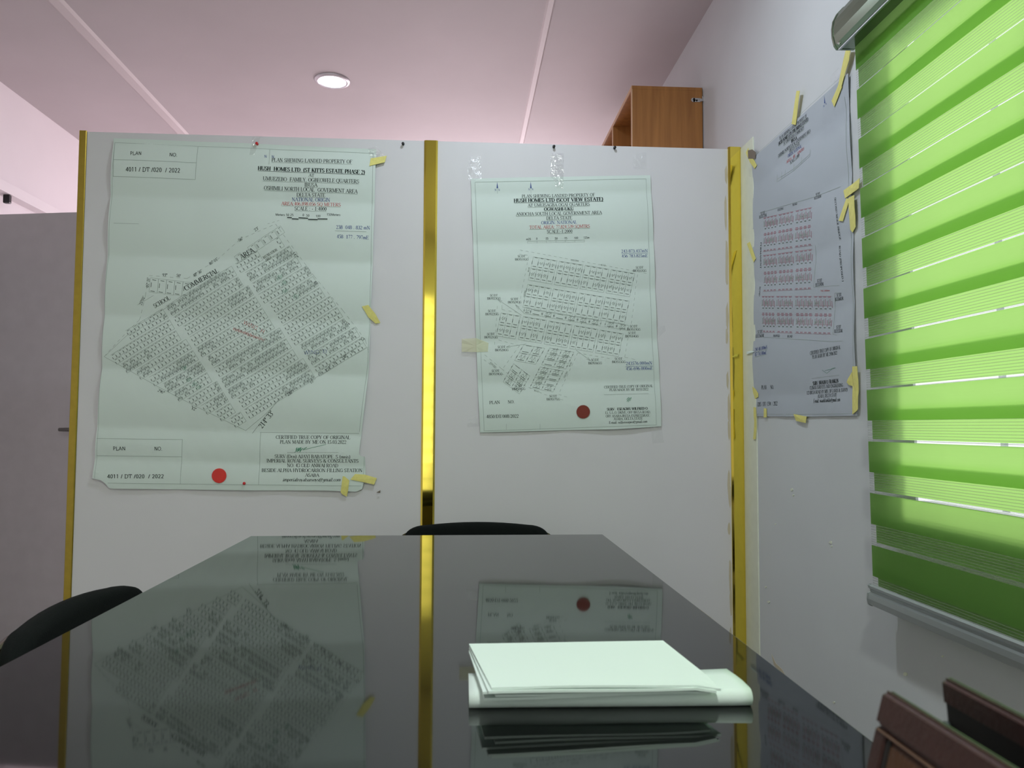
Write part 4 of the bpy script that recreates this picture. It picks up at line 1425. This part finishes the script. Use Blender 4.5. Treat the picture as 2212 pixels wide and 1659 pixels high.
T(a5, K5, 'black', 'HUSH HOMES LTD (THE BRIDGE ESTATE)', 523, 808, 790, 580, 29, style='bold', upright=True, under=1)
T(a5, K5, 'black', 'IBUSA', 634, 782, 684, 748, 27, style='bold', upright=True)
T(a5, K5, 'blue', 'ORIGIN: NATIONAL', 596, 915, 720, 822, 26, upright=True)
T(a5, K5, 'red', 'AREA : 80', 582, 970, 662, 908, 26, upright=True)
T(a5, K5, 'red', 'SQMTRS', 682, 892, 745, 842, 26, upright=True)
P.poly('grid', [tuple(a5(*q)) for q in ((505, 1108), (655, 1015), (803, 880))], .6)
P.poly('grid', [tuple(a5(*q)) for q in ((508, 1132), (657, 1030), (803, 902))], .6)
for x, y in ((506, 1108), (545, 1085), (577, 1065), (655, 1015), (725, 950), (802, 880)):
    P.line('grid', *a5(x, y - 40, x, y + 24), .5)
P.quad('blue', [a5(939, 358), a5(945, 428), a5(936, 428)])
T(a5, K5, 'blue', 'N', 926, 466, 938, 456, 16, upright=True)
T(a5, K5, 'blue', 'N', 947, 446, 957, 436, 16, upright=True)
P.poly('grid', [tuple(a5(*q)) for q in ((330, 885), (600, 640), (830, 430), (1075, 205))], .6)
P.poly('grid', [tuple(a5(1110, 370)), tuple(a5(1125, 560)), tuple(a5(1140, 1050)), tuple(a6(1020, 200)), tuple(a6(1038, 780)), tuple(a6(1040, 1418)), tuple(a6(640, 1425)), tuple(a6(280, 1422))], .6)
P.poly('grid', [tuple(a5(*q)) for q in ((350, 1412), (520, 1360), (830, 1268), (1070, 1175))], .7)
for fr, k, x, y, no in ((a5, K5, 838, 1262, 'BJ3358DR'), (a5, K5, 352, 1432, 'BJ3357DR'), (a6, K6, 748, 400, 'BJ3359DR'), (a6, K6, 896, 512, 'BJ3360DR'), (a6, K6, 896, 760, 'BJ3355DR'), (a6, K6, 274, 798, 'BJ3356DR')):
    sl = -22 if fr is a5 else (-10 if y < 600 else -6)
    T(fr, k, 'black', 'SC/DT', x + 8, y - 2, x + 46, y - 2 + sl * .6, 25, upright=True)
    T(fr, k, 'black', no, x - 6, y + 30, x + 60, y + 30 + sl, 25, upright=True)
for s_, *q in (('EXISTING', 508, 1394, 562, 1378, 20), ('ROAD', 643, 1348, 683, 1335, 20)):
    T(a5, K5, 'black', s_, *q, upright=True)
P.text('black', 'SECOND NIGER BRIDGE', *a5(1020, 1272), *a5(1062, 1655), 3.4)
P.text('black', 'ROAD (PROPOSED )', *a6(918, 112), *a6(950, 392), 3.6)
P.text('black', 'PERMANENT', *a6(309, 85), *a6(306, 290), 2.6)
P.text('black', 'ROAD', *a6(300, 430), *a6(298, 505), 2.6)
for s_, *q in (('PROPOSED', 408, 822, 460, 822, 18), ('ROAD', 520, 825, 560, 825, 18)):
    T(a6, K6, 'black', s_, *q, upright=True)
for s_, *q in (('244 461.000mN', 268, 934, 365, 912, 27), ('457 761.000mE', 268, 972, 360, 955, 27)):
    T(a6, K6, 'blue', s_, *q, upright=True, under=1)
for s_, *q in (('CERTIFIED TRUE COPY OF ORIGINAL', 703, 962, 943, 914, 27), ('PLAN MADE BY ME 29/06/2022', 720, 992, 917, 957, 27), ('CLIMAX SURVEYS AND ENGINEERING', 690, 1232, 950, 1208, 26), ('123 IBUSA ROAD BY MIN. OF LANDS & SURVEY', 665, 1270, 988, 1245, 26), ('ASABA, DELTA STATE', 755, 1296, 902, 1285, 26), ('E-mail: nwaohfranklin@gmail.com', 724, 1335, 930, 1322, 30), ('PLAN', 317, 1230, 357, 1228, 30), ('NO.', 386, 1228, 412, 1226, 30), ('3285 / DT / 1594  / 2022', 283, 1362, 441, 1354, 31)):
    T(a6, K6, 'black', s_, *q, upright=True)
T(a6, K6, 'black', 'SURV. NWAOH O. FRANKLIN', 717, 1198, 917, 1176, 28, style='bold', upright=True)
P.line('grid', *a6(710, 1145, 925, 1118), .6)
P.poly('green', [tuple(a6(*q)) for q in ((795, 1080), (830, 1105), (880, 1065), (900, 1062), (850, 1075), (815, 1085))], .6)
P.poly('grid', [tuple(a6(*q)) for q in ((735, 110), (740, 240), (728, 435), (925, 420))], .6)
P.poly('grid', [tuple(a6(*q)) for q in ((935, 475), (890, 480), (880, 800), (915, 808))], .6)
P.poly('grid', [tuple(a6(*q)) for q in ((315, 822), (600, 840), (880, 858), (960, 852))], .6)
P.text('red', '70.00m', *a6(780, 470), *a6(855, 465), 3.4)


def block3(q, nu, nv):
    """q: four picture corners tl,tr,br,bl of a block of lots"""
    at = lambda s, t: tuple((1 - s) * (1 - t) * q[0][k] + s * (1 - t) * q[1][k] + s * t * q[2][k] + (1 - s) * t * q[3][k] for k in (0, 1))
    for j in range(nv * 2 + 1):
        t = j / (nv * 2)
        P.line('palered', *at(0, t), *at(1, t), .8)
    for j in range(nv):
        for i in range(nu):
            s0 = (i + .2) / nu
            for t in (.04, .94):
                P.line('palered', *at(s0, (j + t) / nv), *at(s0 + .6 / nu, (j + t) / nv), 2.2)
            P.line('dash', *at((i + .3) / nu, (j + .66) / nv), *at((i + .75) / nu, (j + .66) / nv), 2.0)
            P.line('pencil', *at((i + .25) / nu, (j + .2) / nv), *at((i + .25) / nu, (j + .52) / nv), 1.2)
            P.line('palered', *at((i + .6) / nu, (j + .15) / nv), *at((i + .6) / nu, (j + .5) / nv), 1.2)
            P.line('palered', *at((i + .98) / nu, (j + .25) / nv), *at((i + .98) / nu, (j + .6) / nv), 1.4)
            if random.random() < .45:
                P.scribble('pencil', *at((i + .5) / nu, (j + .38) / nv), 3.2, 5, .7)


for cols, rows_ in ((((330, 435), (445, 563), (578, 710)), ((-105, 158), (188, 468))), (((320, 420), (433, 560), (580, 712), (725, 865)), ((505, 785),))):
    for (y0, y1) in rows_:
        for (x0, x1) in cols:
            sh = lambda x, y: y + (x - 330) * (-.22 if y < 100 else (-.13 if y < 300 else (-.05 if y < 490 else (.0 if y < 600 else .03))))
            qq = [tuple(a6(x0, sh(x0, y0))), tuple(a6(x1, sh(x1, y0))), tuple(a6(x1, sh(x1, y1))), tuple(a6(x0, sh(x0, y1)))]
            block3(qq, 4, 2)
P.done(NAMES)

# ------------------------------------------------------------------ tape


def tape(name, place, pts, d, m, label, cat, group, th=0.0006, buckle=0.0006):
    """strip of tape: outline points measured on the photograph, laid d metres off the wall"""
    cx = sum(p[0] for p in pts) / len(pts)
    cy = sum(p[1] for p in pts) / len(pts)
    fine = []
    for a, b in zip(pts, pts[1:] + pts[:1]):
        for k in range(3):
            fine.append((a[0] + (b[0] - a[0]) * k / 3, a[1] + (b[1] - a[1]) * k / 3))
    rel = rel3 if place is on_right else (rel1 if cx < 880 else rel2)
    rl = lambda x, y: rel(x, y) + d
    V = [place(cx, cy, rl(cx, cy) + buckle)] + [place(x, y, rl(x, y) + random.uniform(-.4, .6) * buckle) for x, y in fine]
    V += [place(x, y, rl(x, y) - th - .0004) for x, y in fine]
    n = len(fine)
    Fc = [(0, 1 + k, 1 + (k + 1) % n) for k in range(n)] + [(1 + k, 1 + n + k, 1 + n + (k + 1) % n, 1 + (k + 1) % n) for k in range(n)]
    o = pydata(name, V, Fc, m)
    tag(o, label, cat, group)
    return o


def px(fr, *v):
    q = fr(*v)
    return [(q[i], q[i + 1]) for i in range(0, len(q), 2)]


a7 = frame(680, 1000, 12.289)
MT = ('masking_tape', 'tape', 'masking tape on the plans')
CTN = ('clear_tape', 'tape', 'clear tape on the plans')


def masking(place, pts, d, label):
    tape('masking_tape', place, pts, d, M['masking'], label, 'tape', 'masking tape on the plans')


def clear(place, pts, d, label, m='cleartape'):
    tape('clear_tape', place, pts, d, M[m], label, 'tape', 'clear tape on the plans', .0003, .0012)


masking(on_partition, px(a1, 2052, 244, 2165, 224, 2152, 272, 2043, 300), 0.0021, 'short yellow tape at the top right corner of the largest plan')
masking(on_partition, px(a2, 1990, 10, 2035, 0, 2085, 62, 2120, 125, 2085, 130, 2035, 85), 0.0021, 'yellow tape halfway down the right edge of the largest plan')
masking(on_partition, px(a7, 755, 350, 800, 350, 930, 460, 900, 700, 860, 890, 740, 830, 700, 770), 0.0021, 'upright yellow tape over the bottom edge of the largest plan')
masking(on_partition, px(a7, 955, 435, 1080, 290, 1330, 305, 1655, 400, 1580, 570, 1250, 495), 0.0021, 'level yellow tape at the bottom right corner of the largest plan')
clear(on_partition, px(a1, 2030, 170, 2090, 160, 2160, 225, 2050, 245), 0.0023, 'glinting clear tape over the top right corner of the largest plan')
clear(on_partition, px(a1, 1215, 80, 1270, 85, 1225, 225, 1190, 220), 0.0023, 'clear tape over the top edge of the largest plan beside the red pin')
tape('torn_scrap', on_partition, px(a7, 1635, 780, 1750, 720, 1745, 790), 0.0016, M['brownscrap'], 'tiny torn brown scrap stuck beside the bottom right corner of the largest plan', 'scrap', None)
clear(on_partition, px(a3, 962, 150, 1095, 145, 1092, 300, 1090, 495, 1022, 492, 985, 400, 962, 385), 0.0019, 'wide glinting clear tape above the middle of the plan with the maroon seal')
clear(on_partition, px(a3, 165, 185, 272, 180, 275, 418, 140, 420, 135, 310), 0.0019, 'clear tape at the top left corner of the plan with the maroon seal', 'dulltape')
clear(on_partition, px(a3, 1790, 160, 1910, 135, 1915, 300, 1785, 300), 0.0019, 'clear tape above the top right corner of the plan with the maroon seal', 'dulltape')
clear(on_partition, px(a4, 80, 610, 225, 603, 345, 650, 340, 738, 230, 742, 80, 740), 0.0016, 'yellowed tape on the left edge of the plan with the maroon seal', 'oldtape')
clear(on_partition, px(a4, 135, 1392, 250, 1370, 255, 1480, 135, 1486), 0.0016, 'clear tape at the bottom left corner of the plan with the maroon seal', 'dulltape')
clear(on_partition, px(a4, 1960, 1490, 2060, 1470, 2090, 1640, 1975, 1650), 0.0016, 'clear tape at the bottom right corner of the plan with the maroon seal', 'dulltape')
clear(on_partition, px(a4, 2010, 490, 2095, 480, 2105, 530, 2030, 600), 0.0016, 'clear tape on the right edge of the plan with the maroon seal', 'dulltape')

masking(on_right, px(a5, 705, 317, 733, 317, 700, 540, 685, 622, 652, 615), 0.0029, 'slanting tape over the top edge of the plan on the right wall')
masking(on_right, [(1838, 104), (1848, 104), (1843, 130), (1824, 190), (1819, 183)], 0.0031, 'long tape rising under the headrail of the green blind')
masking(on_right, [(1819, 183), (1826, 187), (1807, 231), (1802.5, 218)], 0.0026, 'lower tape running on from the long tape under the headrail')
masking(on_right, px(a5, 240, 872, 262, 826, 278, 900, 305, 930, 330, 985, 310, 1015, 275, 960), 0.0023, 'tape at the top left corner of the plan on the right wall')
tape('clear_tape', on_right, px(a5, 262, 850, 300, 842, 328, 868, 322, 925, 262, 925), 0.0031, M['brownscrap'], 'crumpled brownish clear tape at the top left corner of the right wall plan', 'tape', 'clear tape on the plans')
clear(on_right, px(a5, 262, 1010, 285, 1005, 275, 1090, 258, 1085), 0.0019, 'thin clear tape below the top left corner of the right wall plan', 'dulltape')
clear(on_right, px(a5, 1010, 185, 1080, 110, 1100, 140, 1060, 230, 1005, 240), 0.0019, 'clear tape over the top right corner of the right wall plan', 'dulltape')
masking(on_right, px(a5, 1112, 1210, 1180, 1160, 1255, 1098, 1252, 1190, 1130, 1280), 0.0033, 'broad slanting tape reaching under the edge of the green blind')
masking(on_right, px(a5, 1140, 1280, 1172, 1285, 1105, 1485, 1068, 1480), 0.0029, 'narrow slanting tape below the broad tape beside the blind')
masking(on_right, px(a5, 1160, 1275, 1210, 1250, 1217, 1440, 1213, 1535, 1185, 1585, 1168, 1560), 0.0029, 'upright tape with a pointed end below the broad tape beside the blind')
masking(on_right, px(a6, 203, 96, 225, 80, 255, 150, 278, 212, 262, 240, 235, 170), 0.0023, 'slanting tape at the middle of the left edge of the right wall plan')
masking(on_right, px(a6, 1040, 1052, 1076, 1050, 1079, 1240, 1078, 1385, 1068, 1400, 1036, 1425, 1034, 1200), 0.0033, 'long upright tape at the bottom right edge of the right wall plan')
masking(on_right, px(a6, 1034, 1095, 1034, 1205, 1003, 1195, 987, 1175, 1000, 1145), 0.0031, 'rounded tape end bulging left of the long upright tape')
masking(on_right, px(a6, 575, 1422, 675, 1442, 668, 1492, 590, 1475), 0.0029, 'short wide tape under the middle of the bottom edge of the right wall plan')
masking(on_right, px(a6, 258, 1368, 276, 1372, 280, 1480, 275, 1620, 257, 1618, 262, 1480), 0.0023, 'long thin tape hanging below the bottom left corner of the right wall plan')
masking(on_right, px(a6, 340, 1375, 360, 1380, 360, 1448, 338, 1450), 0.0026, 'tiny upright tape on the bottom edge of the right wall plan')
masking(on_right, px(a6, 250, 1210, 272, 1225, 292, 1262, 290, 1290, 265, 1305, 255, 1260), 0.0023, 'crinkled tape on the left edge of the right wall plan near its bottom')
tape('paper_sliver', on_right, px(a6, 205, 938, 240, 930, 268, 936, 240, 948, 210, 956), .0023, M['folded'], 'small white paper sliver poking out left of the right wall plan', 'paper', None)

# ------------------------------------------------------------------ pins


def pin(x, y, m, label, d=.0):
    p = on_partition(x, y, d)
    t = thing('push_pin', label, 'push pin', p, 0, 'pins in the white partition')
    obj('head', lathe(bmesh.new(), [(.0042, .001), (.0044, .002), (.0030, .003), (.0027, .008), (.0046, .009), (.0050, .0105), (.0046, .012), (.002, .0125)], n=16, axis='Y'), m, t, True)
    obj('needle', lathe(bmesh.new(), [(.0006, -.004), (.0006, .001)], n=6, axis='Y'), M['chrome'], t)


pin(871, 312, M['pinblack'], 'black push pin just left of the middle gold strip')
pin(1196, 318, M['pinblack'], 'black push pin above the plan with the maroon seal')
pin(1327, 320.5, M['pinblack'], 'black push pin below the wooden cabinet')
pin(557, 313, M['pinred'], 'red push pin at the top edge of the largest plan', .004)
pin(530, 1043.5, M['pinred'], 'red push pin near the bottom edge of the largest plan, right of its seal', .004)
